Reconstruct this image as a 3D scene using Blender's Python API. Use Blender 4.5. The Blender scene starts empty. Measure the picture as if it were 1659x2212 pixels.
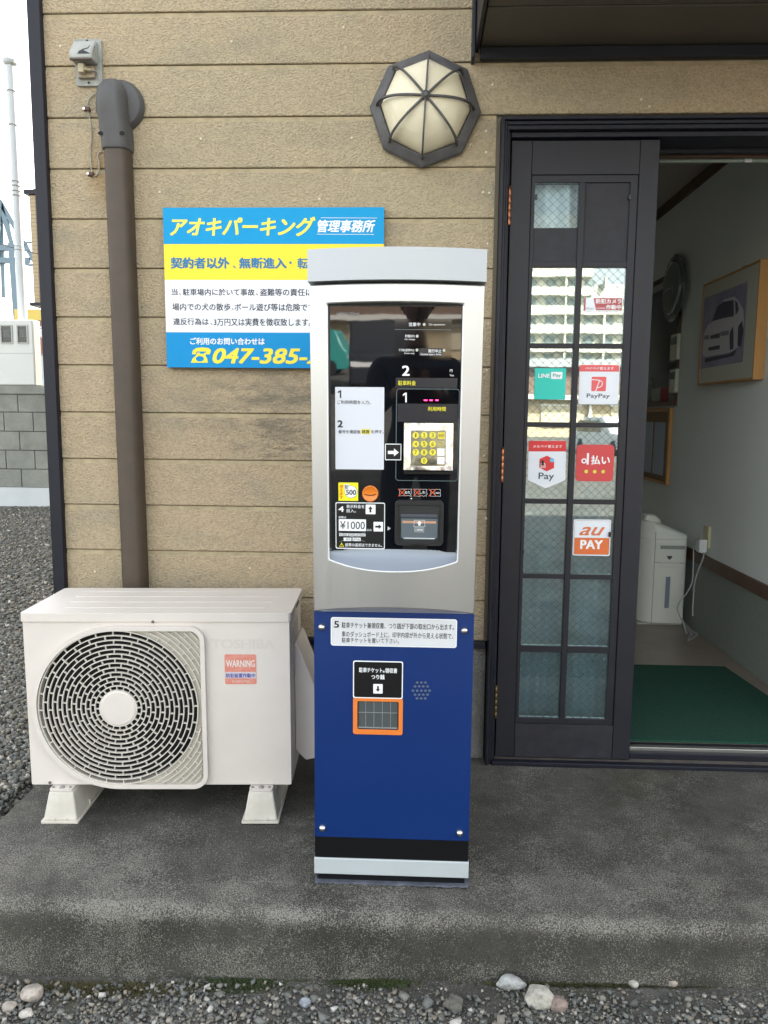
import bpy, bmesh, math, random
import numpy as np
from mathutils import Vector, Matrix
from mathutils.geometry import tessellate_polygon
random.seed(7); rng = np.random.default_rng(7)
R = math.radians
sc = bpy.context.scene
COL = sc.collection

# ------------------------------------------------------------------ camera
CAM = Vector((0.0, -2.5975, 1.2))
FW = Vector((-0.03997093, 0.99137068, -0.12484588))
RT = Vector((0.99911269, 0.04131384, 0.008185))
UP = Vector((-0.01327224, 0.12440794, 0.99214238))
FPX = 1662.0
cd = bpy.data.cameras.new('camera'); cam = bpy.data.objects.new('camera', cd); COL.objects.link(cam)
cd.sensor_fit = 'HORIZONTAL'; cd.sensor_width = 36.0; cd.lens = 36.0 * FPX / 1659.0
cd.clip_start = 0.01; cd.clip_end = 3000
m = Matrix.Identity(4)
for i in range(3):
    m[i][0] = RT[i]; m[i][1] = UP[i]; m[i][2] = -FW[i]; m[i][3] = CAM[i]
cam.matrix_world = m
sc.camera = cam

# ------------------------------------------------------------------ sky, sun, exposure
SUN_EL, SUN_AZ = 37.0, 35.0          # azimuth east of north (+y is north)
w = bpy.data.worlds.new('World'); sc.world = w; w.use_nodes = True
nt = w.node_tree; bg = nt.nodes['Background']
sky = nt.nodes.new('ShaderNodeTexSky'); sky.sky_type = 'NISHITA'; sky.sun_disc = False
sky.sun_elevation = R(SUN_EL); sky.sun_rotation = R(SUN_AZ)
sky.air_density = 1.0; sky.dust_density = 3.5; sky.ozone_density = 1.0
hs_ = nt.nodes.new('ShaderNodeHueSaturation'); hs_.inputs['Saturation'].default_value = .42
tn = nt.nodes.new('ShaderNodeMix'); tn.data_type = 'RGBA'; tn.blend_type = 'MULTIPLY'; tn.inputs[0].default_value = 1; tn.inputs[7].default_value = (1.0, .955, .865, 1)   # milky spring haze
nt.links.new(sky.outputs[0], hs_.inputs['Color']); nt.links.new(hs_.outputs[0], tn.inputs[6]); nt.links.new(tn.outputs[2], bg.inputs[0]); bg.inputs[1].default_value = 0.15
sd = bpy.data.lights.new('sun', 'SUN'); sd.energy = 4.6; sd.angle = R(0.53); sd.color = (1.0, 0.94, 0.85)
sun = bpy.data.objects.new('sun', sd); COL.objects.link(sun)
sv = Vector((math.sin(R(SUN_AZ)) * math.cos(R(SUN_EL)), math.cos(R(SUN_AZ)) * math.cos(R(SUN_EL)), math.sin(R(SUN_EL))))
sun.rotation_euler = sv.to_track_quat('Z', 'Y').to_euler(); sun.location = sv * 60
sc.view_settings.view_transform = 'Standard'; sc.view_settings.look = 'None'
sc.view_settings.exposure = 2.7; sc.view_settings.gamma = 1.0
sc.render.engine = 'CYCLES'
sc.cycles.use_denoising = True
sc.cycles.max_bounces = 8; sc.cycles.diffuse_bounces = 5; sc.cycles.transparent_max_bounces = 16

# ------------------------------------------------------------------ helpers: pixels of the 1659x2212 picture onto real surfaces
def ray(px, py):
    return FW + RT * ((px - 829.5) / FPX) - UP * ((py - 1106.0) / FPX)
class Face:
    """a real flat surface: origin O, right U, up V, outward N; positions measured on it"""
    def __init__(s, O, U, V, N=None):
        s.O = Vector(O); s.U = Vector(U).normalized(); s.V = Vector(V).normalized()
        s.N = Vector(N).normalized() if N is not None else s.U.cross(s.V)
    def uv(s, px, py):
        d = ray(px, py); t = (s.O - CAM).dot(s.N) / d.dot(s.N); P = CAM + d * t - s.O
        return P.dot(s.U), P.dot(s.V)
    def mat(s):
        M = Matrix.Identity(4)
        for i in range(3):
            M[i][0] = s.U[i]; M[i][1] = s.V[i]; M[i][2] = s.N[i]; M[i][3] = s.O[i]
        return M
    def box_uv(s, x0, y0, x1, y1):
        a = s.uv(x0, y0); b = s.uv(x1, y1); c = s.uv(x0, y1); e = s.uv(x1, y0)
        return (a[0] + c[0]) / 2, (b[1] + c[1]) / 2, (b[0] + e[0]) / 2, (a[1] + e[1]) / 2

class MB:
    def __init__(s, M=None):
        s.v = []; s.f = []; s.M = M or Matrix.Identity(4)
    def add(s, vs, fs, M=None):
        n = len(s.v); MM = s.M @ M if M is not None else s.M
        s.v += [MM @ Vector(p) for p in vs]; s.f += [tuple(i + n for i in f) for f in fs]
        return s
    def box(s, x0, y0, z0, x1, y1, z1, M=None):
        vs = [(x, y, z) for x in (x0, x1) for y in (y0, y1) for z in (z0, z1)]
        fs = [(0, 1, 3, 2), (4, 6, 7, 5), (0, 4, 5, 1), (2, 3, 7, 6), (0, 2, 6, 4), (1, 5, 7, 3)]
        return s.add(vs, fs, M)
    def prism(s, poly, n0, n1, holes=(), M=None):
        """polygon in local xy (list of 2d), extruded along local z from n0 to n1, with holes"""
        loops = [list(poly)] + [list(h) for h in holes]
        flat = [p for l in loops for p in l]
        tris = tessellate_polygon([[Vector((p[0], p[1], 0)) for p in l] for l in loops])
        k = len(flat)
        vs = [(p[0], p[1], n1) for p in flat]
        def area(t):
            a, b, c = (flat[i] for i in t); return (b[0]-a[0])*(c[1]-a[1])-(c[0]-a[0])*(b[1]-a[1])
        fs = [tuple(t) if area(t) > 0 else tuple(reversed(t)) for t in tris]
        if abs(n1 - n0) > 1e-9:
            vs += [(p[0], p[1], n0) for p in flat]
            fs += [tuple(i + k for i in reversed(f)) for f in list(fs)]
            o = 0
            for li, l in enumerate(loops):
                m_ = len(l)
                sa = sum(l[i][0]*l[(i+1) % m_][1]-l[(i+1) % m_][0]*l[i][1] for i in range(m_))
                ccw = sa > 0
                for i in range(m_):
                    a, b = o + i, o + (i + 1) % m_
                    q = (a, a + k, b + k, b)
                    if (li == 0) != ccw: q = tuple(reversed(q))
                    fs.append(q)
                o += m_
        return s.add(vs, fs, M)
    def tube(s, pts, r, seg=8, cap=True):
        pts = [Vector(p) for p in pts]; n = len(pts); vs = []; fs = []
        rr = r if isinstance(r, (list, tuple)) else [r] * n
        prev = None
        for i, p in enumerate(pts):
            d = (pts[min(i+1, n-1)] - pts[max(i-1, 0)]).normalized()
            if prev is None:
                a = d.orthogonal().normalized()
            else:
                a = (prev - d * prev.dot(d)); a = a.normalized() if a.length > 1e-6 else d.orthogonal().normalized()
            prev = a; b = d.cross(a)
            for k in range(seg):
                t = 2 * math.pi * k / seg
                vs.append(p + (a * math.cos(t) + b * math.sin(t)) * rr[i])
        for i in range(n - 1):
            for k in range(seg):
                fs.append((i*seg+k, i*seg+(k+1) % seg, (i+1)*seg+(k+1) % seg, (i+1)*seg+k))
        if cap:
            fs.append(tuple(reversed(range(seg)))); fs.append(tuple(range((n-1)*seg, n*seg)))
        return s.add(vs, fs)
    def lathe(s, prof, seg=32, M=None):
        """profile of (radius, height) along local z"""
        vs = []; fs = []; n = len(prof)
        for r_, h_ in prof:
            for k in range(seg):
                t = 2 * math.pi * k / seg; vs.append((r_ * math.cos(t), r_ * math.sin(t), h_))
        for i in range(n - 1):
            for k in range(seg):
                fs.append((i*seg+k, i*seg+(k+1) % seg, (i+1)*seg+(k+1) % seg, (i+1)*seg+k))
        if prof[-1][0] > 1e-6: fs.append(tuple(range((n-1)*seg, n*seg)))
        if prof[0][0] > 1e-6: fs.append(tuple(reversed(range(seg))))
        return s.add(vs, fs, M)
    def profile_x(s, prof, x0, x1, seg=1):
        """open or closed profile in (y,z) swept along x"""
        n = len(prof); vs = []; fs = []
        for i in range(seg + 1):
            x = x0 + (x1 - x0) * i / seg
            vs += [(x, p[0], p[1]) for p in prof]
        for i in range(seg):
            for k in range(n):
                a = i*n+k; b = i*n+(k+1) % n
                fs.append((a, b, b+n, a+n))
        fs.append(tuple(reversed(range(n)))); fs.append(tuple(range(seg*n, seg*n+n)))
        return s.add(vs, fs)
    def build(s, name, mat, parent=None, bevel=0, seg=2, smooth=None, kind=None, label=None, at=None, fix=True):
        me = bpy.data.meshes.new(name)
        loc = Vector(at) if at is not None else Vector((0, 0, 0))
        if parent is not None:
            q = parent; off = Vector((0, 0, 0))
            while q is not None: off = off + Vector(q.location); q = q.parent
            base = off
        else: base = Vector((0, 0, 0))
        me.from_pydata([tuple(p - base - loc) for p in s.v], [], s.f)
        me.validate(); me.update()
        if fix:
            bm = bmesh.new(); bm.from_mesh(me); bmesh.ops.recalc_face_normals(bm, faces=bm.faces); bm.to_mesh(me); bm.free()
        for mm in (mat if isinstance(mat, (list, tuple)) else [mat]): me.materials.append(mm)
        o = bpy.data.objects.new(name, me); COL.objects.link(o); o.location = loc
        if parent is not None: o.parent = parent
        if bevel:
            b = o.modifiers.new('bevel', 'BEVEL'); b.width = bevel; b.segments = seg; b.limit_method = 'ANGLE'; b.angle_limit = R(35)
            b.harden_normals = False
            me.shade_smooth(); me.set_sharp_from_angle(angle=R(60))
        if smooth is not None:
            me.shade_smooth(); me.set_sharp_from_angle(angle=R(smooth))
        if kind: o['kind'] = kind
        if label: o['label'] = label
        return o

def thing(name, label, cat, loc=(0, 0, 0), group=None, kind=None):
    o = bpy.data.objects.new(name, None); COL.objects.link(o); o.location = loc
    o.empty_display_size = 0.1
    return tag(o, label, cat, group, kind)
def tag(o, label, cat, group=None, kind=None):
    o['label'] = label; o['category'] = cat
    if group: o['group'] = group
    if kind: o['kind'] = kind
    return o
def instance(src, parent, loc, name=None):
    c = src.copy(); COL.objects.link(c); c.parent = parent; c.location = loc
    if name: c.name = name
    return c

def rrect(x0, y0, x1, y1, r=0.0, n=5):
    if x0 > x1: x0, x1 = x1, x0
    if y0 > y1: y0, y1 = y1, y0
    if r <= 0: return [(x0, y0), (x1, y0), (x1, y1), (x0, y1)]
    r = min(r, (x1-x0)/2.001, (y1-y0)/2.001); P = []
    for cx, cy, a in ((x1-r, y0+r, -90), (x1-r, y1-r, 0), (x0+r, y1-r, 90), (x0+r, y0+r, 180)):
        for i in range(n + 1):
            t = R(a + 90*i/n); P.append((cx + r*math.cos(t), cy + r*math.sin(t)))
    return P
def circ(cx, cy, r, n=24, ry=None):
    return [(cx + r*math.cos(2*math.pi*i/n), cy + (ry or r)*math.sin(2*math.pi*i/n)) for i in range(n)]

# ------------------------------------------------------------------ lettering (flat print made of real glyph outlines)
_TX = {}
def glyphs(body, bold=0.0, shear=0.0, spacing=1.0):
    key = (body, bold, shear, spacing)
    if key in _TX: return _TX[key]
    cu = bpy.data.curves.new('t', 'FONT'); cu.body = body; cu.offset = bold; cu.shear = shear; cu.space_character = spacing
    cu.resolution_u = 3; cu.fill_mode = 'FRONT'
    ob = bpy.data.objects.new('t', cu); COL.objects.link(ob)
    dg = bpy.context.evaluated_depsgraph_get()
    me = bpy.data.meshes.new_from_object(ob.evaluated_get(dg))
    vs = [(v.co.x, v.co.y) for v in me.vertices]; fs = [tuple(p.vertices) for p in me.polygons]
    bpy.data.objects.remove(ob); bpy.data.curves.remove(cu); bpy.data.meshes.remove(me)
    _TX[key] = (vs, fs); return vs, fs
class Print:
    """collects flat print of one colour on a Face; q maps measured picture coordinates"""
    def __init__(s, face, q=lambda x, y: (x, y), n=0.0006):
        s.face = face; s.q = q; s.n = n; s.mb = MB(face.mat())
    def bx(s, x0, y0, x1, y1):
        a = s.q(x0, y0); b = s.q(x1, y1); return s.face.box_uv(a[0], a[1], b[0], b[1])
    def pt(s, x, y):
        return s.face.uv(*s.q(x, y))
    def text(s, body, x0, y0, x1, y1, bold=0.0, shear=0.0, spacing=1.0, n=None, curl=0.0):
        vs, fs = glyphs(body, 0.0, shear, spacing)
        if not vs: return s
        u0, v0, u1, v1 = s.bx(x0, y0, x1, y1)
        xs = [p[0] for p in vs]; ys = [p[1] for p in vs]
        a, b, c, d = min(xs), max(xs), min(ys), max(ys)
        # heavier weights: the same outlines overprinted with tiny shifts
        ku = (u1-u0)/(b-a); e = abs(bold)*(.85 if v1-v0 > .012 else .42)*min(abs(ku), abs((v1-v0)/max(d-c, 1e-6)))
        sh = [(0, 0)] if bold < .004 else ([(-1, 0), (1, 0), (0, .8), (0, -.8)] if bold < .018 else [(-1, -.7), (1, .7), (-1, .7), (1, -.7), (0, 0)])
        uu0, uu1, vv0, vv1 = u0+e, u1-e, v0+e*.7, v1-e*.7
        if bold < .004: uu0, uu1, vv0, vv1 = u0, u1, v0, v1
        for i, (dx, dy) in enumerate(sh):
            s.mb.add([(uu0+(p[0]-a)/(b-a)*(uu1-uu0)+dx*e, vv0+(p[1]-c)/max(d-c, 1e-6)*(vv1-vv0)+dy*e, (n or s.n)+i*.00003) for p in vs], fs)
        return s
    def rr(s, x0, y0, x1, y1, r=0.0, n=None, hole=None):
        u0, v0, u1, v1 = s.bx(x0, y0, x1, y1)
        hs = []
        if hole:
            hs = [rrect(u0+hole, v0+hole, u1-hole, v1-hole, max(r-hole, 0.0001))]
        s.mb.prism(rrect(u0, v0, u1, v1, r), n or s.n, n or s.n, hs); return s
    def poly(s, pts, n=None, holes=()):
        s.mb.prism([s.pt(*p) for p in pts], n or s.n, n or s.n, [[s.pt(*p) for p in h] for h in holes]); return s
    def line(s, x0, y0, x1, y1, w, n=None):
        a = Vector(s.pt(x0, y0)); b = Vector(s.pt(x1, y1)); d = (b-a).normalized(); e = Vector((-d.y, d.x))*w/2
        s.mb.prism([a+e, a-e, b-e, b+e], n or s.n, n or s.n); return s
    def dot(s, x, y, r, n=None, seg=20, ri=None):
        c = s.pt(x, y)
        s.mb.prism(circ(c[0], c[1], r, seg), n or s.n, n or s.n, [circ(c[0], c[1], ri, seg)] if ri else ()); return s
    def arrow(s, x0, y0, x1, y1, d, n=None):
        """block arrow filling the box, pointing d in 'r','u','d'"""
        w, h = x1-x0, y1-y0
        A = [(0, .3), (.55, .3), (.55, 0), (1, .5), (.55, 1), (.55, .7), (0, .7)]
        P = []
        for a, b in A:
            if d == 'r': P.append((x0+a*w, y0+b*h))
            if d == 'u': P.append((x0+b*w, y1-a*h))
            if d == 'd': P.append((x0+b*w, y0+a*h))
        return s.poly(P, n)
    def build(s, name, mat, parent=None, **k):
        o = s.mb.build(name, mat, parent, fix=False, **k); return o

# ------------------------------------------------------------------ materials
def M_(name, col, rough=0.5, metal=0.0, spec=0.5, noise=None, bump=None, coat=0.0, ior=None, aniso=0, emit=None, alpha=None):
    """noise=(scale, amount, second colour); bump=(scale, distance, stretch)"""
    mt = bpy.data.materials.new(name); mt.use_nodes = True; n = mt.node_tree; b = n.nodes['Principled BSDF']
    b.inputs['Base Color'].default_value = (*col, 1); b.inputs['Roughness'].default_value = rough
    b.inputs['Metallic'].default_value = metal; b.inputs['Specular IOR Level'].default_value = spec
    b.inputs['Coat Weight'].default_value = coat
    if ior: b.inputs['IOR'].default_value = ior
    if emit: b.inputs['Emission Color'].default_value = (*emit[0], 1); b.inputs['Emission Strength'].default_value = emit[1]
    tc = n.nodes.new('ShaderNodeTexCoord')
    if noise:
        t = n.nodes.new('ShaderNodeTexNoise'); t.inputs['Scale'].default_value = noise[0]; t.inputs['Detail'].default_value = 6; t.inputs['Roughness'].default_value = .62
        n.links.new(tc.outputs['Object'], t.inputs['Vector'])
        rp = n.nodes.new('ShaderNodeMapRange'); rp.inputs[1].default_value = .38; rp.inputs[2].default_value = .68
        rp.inputs[3].default_value = 0; rp.inputs[4].default_value = noise[1]
        n.links.new(t.outputs[0], rp.inputs[0])
        mx = n.nodes.new('ShaderNodeMix'); mx.data_type = 'RGBA'; mx.inputs[6].default_value = (*col, 1); mx.inputs[7].default_value = (*noise[2], 1)
        n.links.new(rp.outputs[0], mx.inputs[0]); n.links.new(mx.outputs[2], b.inputs['Base Color'])
        rg = n.nodes.new('ShaderNodeMapRange'); rg.inputs[3].default_value = max(rough-.06, .01); rg.inputs[4].default_value = min(rough+.12, 1)
        n.links.new(t.outputs[0], rg.inputs[0]); n.links.new(rg.outputs[0], b.inputs['Roughness'])
    if bump:
        mp = n.nodes.new('ShaderNodeMapping'); n.links.new(tc.outputs['Object'], mp.inputs[0])
        if len(bump) > 2: mp.inputs['Scale'].default_value = bump[2]
        t2 = n.nodes.new('ShaderNodeTexNoise'); t2.inputs['Scale'].default_value = bump[0]; t2.inputs['Detail'].default_value = 3
        n.links.new(mp.outputs[0], t2.inputs['Vector'])
        bp = n.nodes.new('ShaderNodeBump'); bp.inputs['Distance'].default_value = bump[1]; bp.inputs['Strength'].default_value = 1
        n.links.new(t2.outputs[0], bp.inputs['Height']); n.links.new(bp.outputs[0], b.inputs['Normal'])
    return mt

OX, OZ = 4.0, 0.0     # the boards' shared local origin
def siding_material():
    mt = bpy.data.materials.new('stucco_siding'); mt.use_nodes = True; n = mt.node_tree; N = n.nodes; L = n.links
    b = N['Principled BSDF']; b.inputs['Roughness'].default_value = .85; b.inputs['Specular IOR Level'].default_value = .25
    tc = N.new('ShaderNodeTexCoord')
    def noise(scale, detail, stretch=(1, 1, 1), rough=.6):
        mp = N.new('ShaderNodeMapping'); mp.inputs['Scale'].default_value = stretch; L.new(tc.outputs['Object'], mp.inputs[0])
        t = N.new('ShaderNodeTexNoise'); t.inputs['Scale'].default_value = scale; t.inputs['Detail'].default_value = detail; t.inputs['Roughness'].default_value = rough
        L.new(mp.outputs[0], t.inputs['Vector']); return t.outputs[0]
    def rng_(src, a, b_, c, d):
        r_ = N.new('ShaderNodeMapRange'); r_.inputs[1].default_value = a; r_.inputs[2].default_value = b_; r_.inputs[3].default_value = c; r_.inputs[4].default_value = d
        L.new(src, r_.inputs[0]); return r_.outputs[0]
    def mix(fac, c1, c2, mode='MIX'):
        m_ = N.new('ShaderNodeMix'); m_.data_type = 'RGBA'; m_.blend_type = mode
        L.new(fac, m_.inputs[0])
        for i, c in ((6, c1), (7, c2)):
            if isinstance(c, tuple): m_.inputs[i].default_value = (*c, 1)
            else: L.new(c, m_.inputs[i])
        return m_.outputs[2]
    c = mix(rng_(noise(1.1, 4), .35, .65, 0, 1), (.44, .368, .245), (.48, .375, .25))
    c = mix(rng_(noise(3.4, 6, (1, 1, 2.2)), .5, .72, 0, .55), c, (.28, .265, .205))
    c = mix(rng_(noise(9, 8, (.5, 1, 3), .75), .56, .75, 0, .5), c, (.25, .215, .15))
    c = mix(rng_(noise(26, 6, (1, 1, .16), .7), .6, .78, 0, .35), c, (.2, .19, .15))
    fine = noise(190, 2, (.85, 1, 1.2), .5)
    vo = N.new('ShaderNodeTexVoronoi'); vo.inputs['Scale'].default_value = 140; vo.feature = 'SMOOTH_F1'
    dm = N.new('ShaderNodeMapping'); dm.inputs['Scale'].default_value = (.8, 1, 1.25)
    L.new(tc.outputs['Object'], dm.inputs[0]); L.new(dm.outputs[0], vo.inputs['Vector'])
    h = N.new('ShaderNodeMath'); h.operation = 'ADD'; L.new(fine, h.inputs[0]); 
    hv = N.new('ShaderNodeMath'); hv.operation = 'MULTIPLY'; hv.inputs[1].default_value = -.35; L.new(vo.outputs[0], hv.inputs[0]); L.new(hv.outputs[0], h.inputs[1])
    # mould and runoff stain on the boards under the sign, rust run below the cable clip
    sx = N.new('ShaderNodeSeparateXYZ'); L.new(tc.outputs['Object'], sx.inputs[0])
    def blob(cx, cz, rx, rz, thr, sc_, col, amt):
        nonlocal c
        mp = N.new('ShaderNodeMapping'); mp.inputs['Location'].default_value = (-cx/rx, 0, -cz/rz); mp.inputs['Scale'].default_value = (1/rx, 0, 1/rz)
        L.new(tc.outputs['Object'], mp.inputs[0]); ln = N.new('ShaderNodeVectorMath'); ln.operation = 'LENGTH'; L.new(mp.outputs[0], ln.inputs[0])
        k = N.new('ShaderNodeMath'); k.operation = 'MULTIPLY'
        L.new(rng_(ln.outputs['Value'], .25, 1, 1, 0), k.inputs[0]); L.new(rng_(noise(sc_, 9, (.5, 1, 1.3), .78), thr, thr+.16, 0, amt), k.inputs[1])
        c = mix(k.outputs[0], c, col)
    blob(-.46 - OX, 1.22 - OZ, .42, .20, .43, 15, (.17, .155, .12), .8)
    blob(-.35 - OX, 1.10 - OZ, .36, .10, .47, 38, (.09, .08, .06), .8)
    blob(-1.04 - OX, 1.97 - OZ, .06, .12, .3, 12, (.36, .24, .12), .8)
    c = mix(rng_(fine, .36, .54, .36, 0), c, (.19, .16, .11))  # crevice shade painted into the grain: hollows darker, ridges paler
    c = mix(rng_(fine, .55, .7, 0, .10), c, (.60, .52, .38))
    L.new(c, b.inputs['Base Color'])
    bp = N.new('ShaderNodeBump'); bp.inputs['Distance'].default_value = .0062; bp.inputs['Strength'].default_value = 1
    L.new(h.outputs[0], bp.inputs['Height']); L.new(bp.outputs[0], b.inputs['Normal'])
    return mt

def concrete_material(name, dark, mid, light, fleck=.5, seed=0.0, moss=True, step=False):
    mt = bpy.data.materials.new(name); mt.use_nodes = True; n = mt.node_tree; N = n.nodes; L = n.links
    b = N['Principled BSDF']; b.inputs['Roughness'].default_value = .9; b.inputs['Specular IOR Level'].default_value = .25
    tc = N.new('ShaderNodeTexCoord')
    mp0 = N.new('ShaderNodeMapping'); mp0.inputs['Location'].default_value = (seed, seed*.7, 0); L.new(tc.outputs['Object'], mp0.inputs[0])
    def noise(scale, detail, rough=.6):
        t = N.new('ShaderNodeTexNoise'); t.inputs['Scale'].default_value = scale; t.inputs['Detail'].default_value = detail; t.inputs['Roughness'].default_value = rough
        L.new(mp0.outputs[0], t.inputs['Vector']); return t.outputs[0]
    def rng_(src, a, b_, c, d):
        r_ = N.new('ShaderNodeMapRange'); r_.inputs[1].default_value = a; r_.inputs[2].default_value = b_; r_.inputs[3].default_value = c; r_.inputs[4].default_value = d
        L.new(src, r_.inputs[0]); return r_.outputs[0]
    def mix(fac, c1, c2):
        m_ = N.new('ShaderNodeMix'); m_.data_type = 'RGBA'
        L.new(fac, m_.inputs[0])
        for i, c in ((6, c1), (7, c2)):
            if isinstance(c, tuple): m_.inputs[i].default_value = (*c, 1)
            else: L.new(c, m_.inputs[i])
        return m_.outputs[2]
    big = noise(2.6, 6, .62)
    c = mix(rng_(big, .36, .62, 0, 1), dark, mid)
    # exposed pale grit: threshold of fine noise whose amount follows the worn areas
    fine = noise(290 if step else 165, 5, .75)
    wear = noise(3.6 if step else 5.5, 12, .76)
    sm = N.new('ShaderNodeMath'); sm.operation = 'ADD'; L.new(rng_(fine, .3, .7, 0, 1), sm.inputs[0]); L.new(rng_(wear, .3, .7, -.26 if step else -.36, .26 if step else .34), sm.inputs[1])
    grit = sm.outputs[0]
    if step:   # worn pale arris; olive riser, darkened in the colour for its weaker skylight
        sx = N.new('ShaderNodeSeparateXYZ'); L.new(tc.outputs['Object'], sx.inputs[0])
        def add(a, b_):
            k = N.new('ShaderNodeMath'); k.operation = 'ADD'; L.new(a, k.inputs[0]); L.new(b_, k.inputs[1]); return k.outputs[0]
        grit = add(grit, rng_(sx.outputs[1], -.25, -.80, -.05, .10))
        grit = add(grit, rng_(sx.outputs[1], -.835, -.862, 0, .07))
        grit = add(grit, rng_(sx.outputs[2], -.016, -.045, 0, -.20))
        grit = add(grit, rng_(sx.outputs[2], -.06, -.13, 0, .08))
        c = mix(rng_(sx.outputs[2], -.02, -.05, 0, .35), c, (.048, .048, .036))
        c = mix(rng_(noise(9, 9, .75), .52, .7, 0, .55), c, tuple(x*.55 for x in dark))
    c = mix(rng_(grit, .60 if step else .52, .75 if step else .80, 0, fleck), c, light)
    fd = noise(300, 2, .5)
    c = mix(rng_(fd, .34, .46, .6, 0), c, tuple(x*.35 for x in dark))
    if moss:
        ms = noise(1.9, 5, .6)
        c = mix(rng_(ms, .6, .74, 0, .45), c, (.075, .075, .03))
    L.new(c, b.inputs['Base Color'])
    bp = N.new('ShaderNodeBump'); bp.inputs['Distance'].default_value = .003; bp.inputs['Strength'].default_value = .9
    L.new(sm.outputs[0], bp.inputs['Height']); L.new(bp.outputs[0], b.inputs['Normal'])
    return mt

def stone_material(name, c1, c2, c3):
    mt = bpy.data.materials.new(name); mt.use_nodes = True; n = mt.node_tree; N = n.nodes; L = n.links
    b = N['Principled BSDF']; b.inputs['Roughness'].default_value = .8; b.inputs['Specular IOR Level'].default_value = .3
    a = N.new('ShaderNodeAttribute'); a.attribute_name = 'tint'
    cr = N.new('ShaderNodeValToRGB'); L.new(a.outputs['Fac'], cr.inputs[0])
    cr.color_ramp.interpolation = 'LINEAR'; e = cr.color_ramp.elements; e[0].color = (*c1, 1); e[1].color = (*c3, 1); e[1].position = 1
    x = e.new(.42); x.color = (*c2, 1); x = e.new(.70); x.color = (.27, .235, .18, 1)
    tc = N.new('ShaderNodeTexCoord'); t = N.new('ShaderNodeTexNoise'); t.inputs['Scale'].default_value = 140; t.inputs['Detail'].default_value = 4
    L.new(tc.outputs['Object'], t.inputs['Vector'])
    m_ = N.new('ShaderNodeMix'); m_.data_type = 'RGBA'; m_.blend_type = 'MULTIPLY'; m_.inputs[0].default_value = .55
    L.new(cr.outputs[0], m_.inputs[6]); L.new(t.outputs[0], m_.inputs[7]); 
    g = N.new('ShaderNodeMix'); g.data_type = 'RGBA'; g.blend_type = 'MIX'; g.inputs[0].default_value = .3
    L.new(m_.outputs[2], g.inputs[6]); L.new(cr.outputs[0], g.inputs[7])
    L.new(g.outputs[2], b.inputs['Base Color'])
    return mt

def pane_material(name, fac, tint, rough=0.0):
    mt = bpy.data.materials.new(name); mt.use_nodes = True; n = mt.node_tree; N = n.nodes; L = n.links
    N.remove(N['Principled BSDF']); out = N['Material Output']
    tr = N.new('ShaderNodeBsdfTransparent'); tr.inputs[0].default_value = (*tint, 1)
    gl = N.new('ShaderNodeBsdfGlossy'); gl.inputs['Roughness'].default_value = rough; gl.inputs[0].default_value = (.97, 1, .97, 1)
    fr = N.new('ShaderNodeFresnel'); fr.inputs[0].default_value = 1.5
    ad = N.new('ShaderNodeMath'); ad.operation = 'ADD'; ad.use_clamp = True; ad.inputs[1].default_value = fac; L.new(fr.outputs[0], ad.inputs[0])
    # faint waviness of real glass
    tc = N.new('ShaderNodeTexCoord'); t = N.new('ShaderNodeTexNoise'); t.inputs['Scale'].default_value = 9; t.inputs['Detail'].default_value = 1
    L.new(tc.outputs['Object'], t.inputs['Vector'])
    bp = N.new('ShaderNodeBump'); bp.inputs['Distance'].default_value = .00005; bp.inputs['Strength'].default_value = 1
    L.new(t.outputs[0], bp.inputs['Height']); L.new(bp.outputs[0], gl.inputs['Normal'])
    mx = N.new('ShaderNodeMixShader'); L.new(ad.outputs[0], mx.inputs[0]); L.new(tr.outputs[0], mx.inputs[1]); L.new(gl.outputs[0], mx.inputs[2])
    L.new(mx.outputs[0], out.inputs[0]); return mt

def brushed(name, col, rough, stretch=(900, 8, 8)):
    mt = M_(name, col, rough, 1.0)
    n = mt.node_tree; N = n.nodes; L = n.links; b = N['Principled BSDF']
    tc = N.new('ShaderNodeTexCoord'); mp = N.new('ShaderNodeMapping'); mp.inputs['Scale'].default_value = stretch
    t = N.new('ShaderNodeTexNoise'); t.inputs['Scale'].default_value = 1; t.inputs['Detail'].default_value = 2
    L.new(tc.outputs['Object'], mp.inputs[0]); L.new(mp.outputs[0], t.inputs['Vector'])
    rg = N.new('ShaderNodeMapRange'); rg.inputs[3].default_value = rough-.08; rg.inputs[4].default_value = rough+.1
    L.new(t.outputs[0], rg.inputs[0]); L.new(rg.outputs[0], b.inputs['Roughness'])
    bp = N.new('ShaderNodeBump'); bp.inputs['Distance'].default_value = .00006; bp.inputs['Strength'].default_value = .6
    L.new(t.outputs[0], bp.inputs['Height']); L.new(bp.outputs[0], b.inputs['Normal'])
    return mt

siding_m = siding_material()
lip_m = M_('siding_lip', (.42, .34, .21), .8, noise=(22, .9, (.26, .22, .14)))
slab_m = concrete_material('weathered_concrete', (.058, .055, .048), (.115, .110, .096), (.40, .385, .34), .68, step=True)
found_m = concrete_material('foundation_concrete', (.2, .2, .19), (.28, .28, .26), (.36, .36, .33), .4, 5)
navy_m = M_('dark_navy_trim', (.010, .011, .019), .42, spec=.3, noise=(14, .5, (.016, .016, .024)))
bronze_m = M_('dark_bronze_aluminium', (.016, .0165, .0225), .42, spec=.3, noise=(9, .6, (.022, .0215, .028)))
bronze2_m = M_('dark_bronze_panel', (.020, .020, .026), .5, spec=.3, noise=(24, .7, (.036, .036, .044)))
soffit_m = M_('brown_soffit_sheet', (.085, .074, .056), .5, noise=(5, .6, (.115, .10, .075)))
duct_m = M_('brown_plastic_duct', (.074, .053, .036), .55, noise=(18, .5, (.048, .041, .032)))
ductg_m = M_('faded_grey_plastic', (.088, .088, .09), .6, noise=(20, .6, (.07, .066, .064)))
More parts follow.
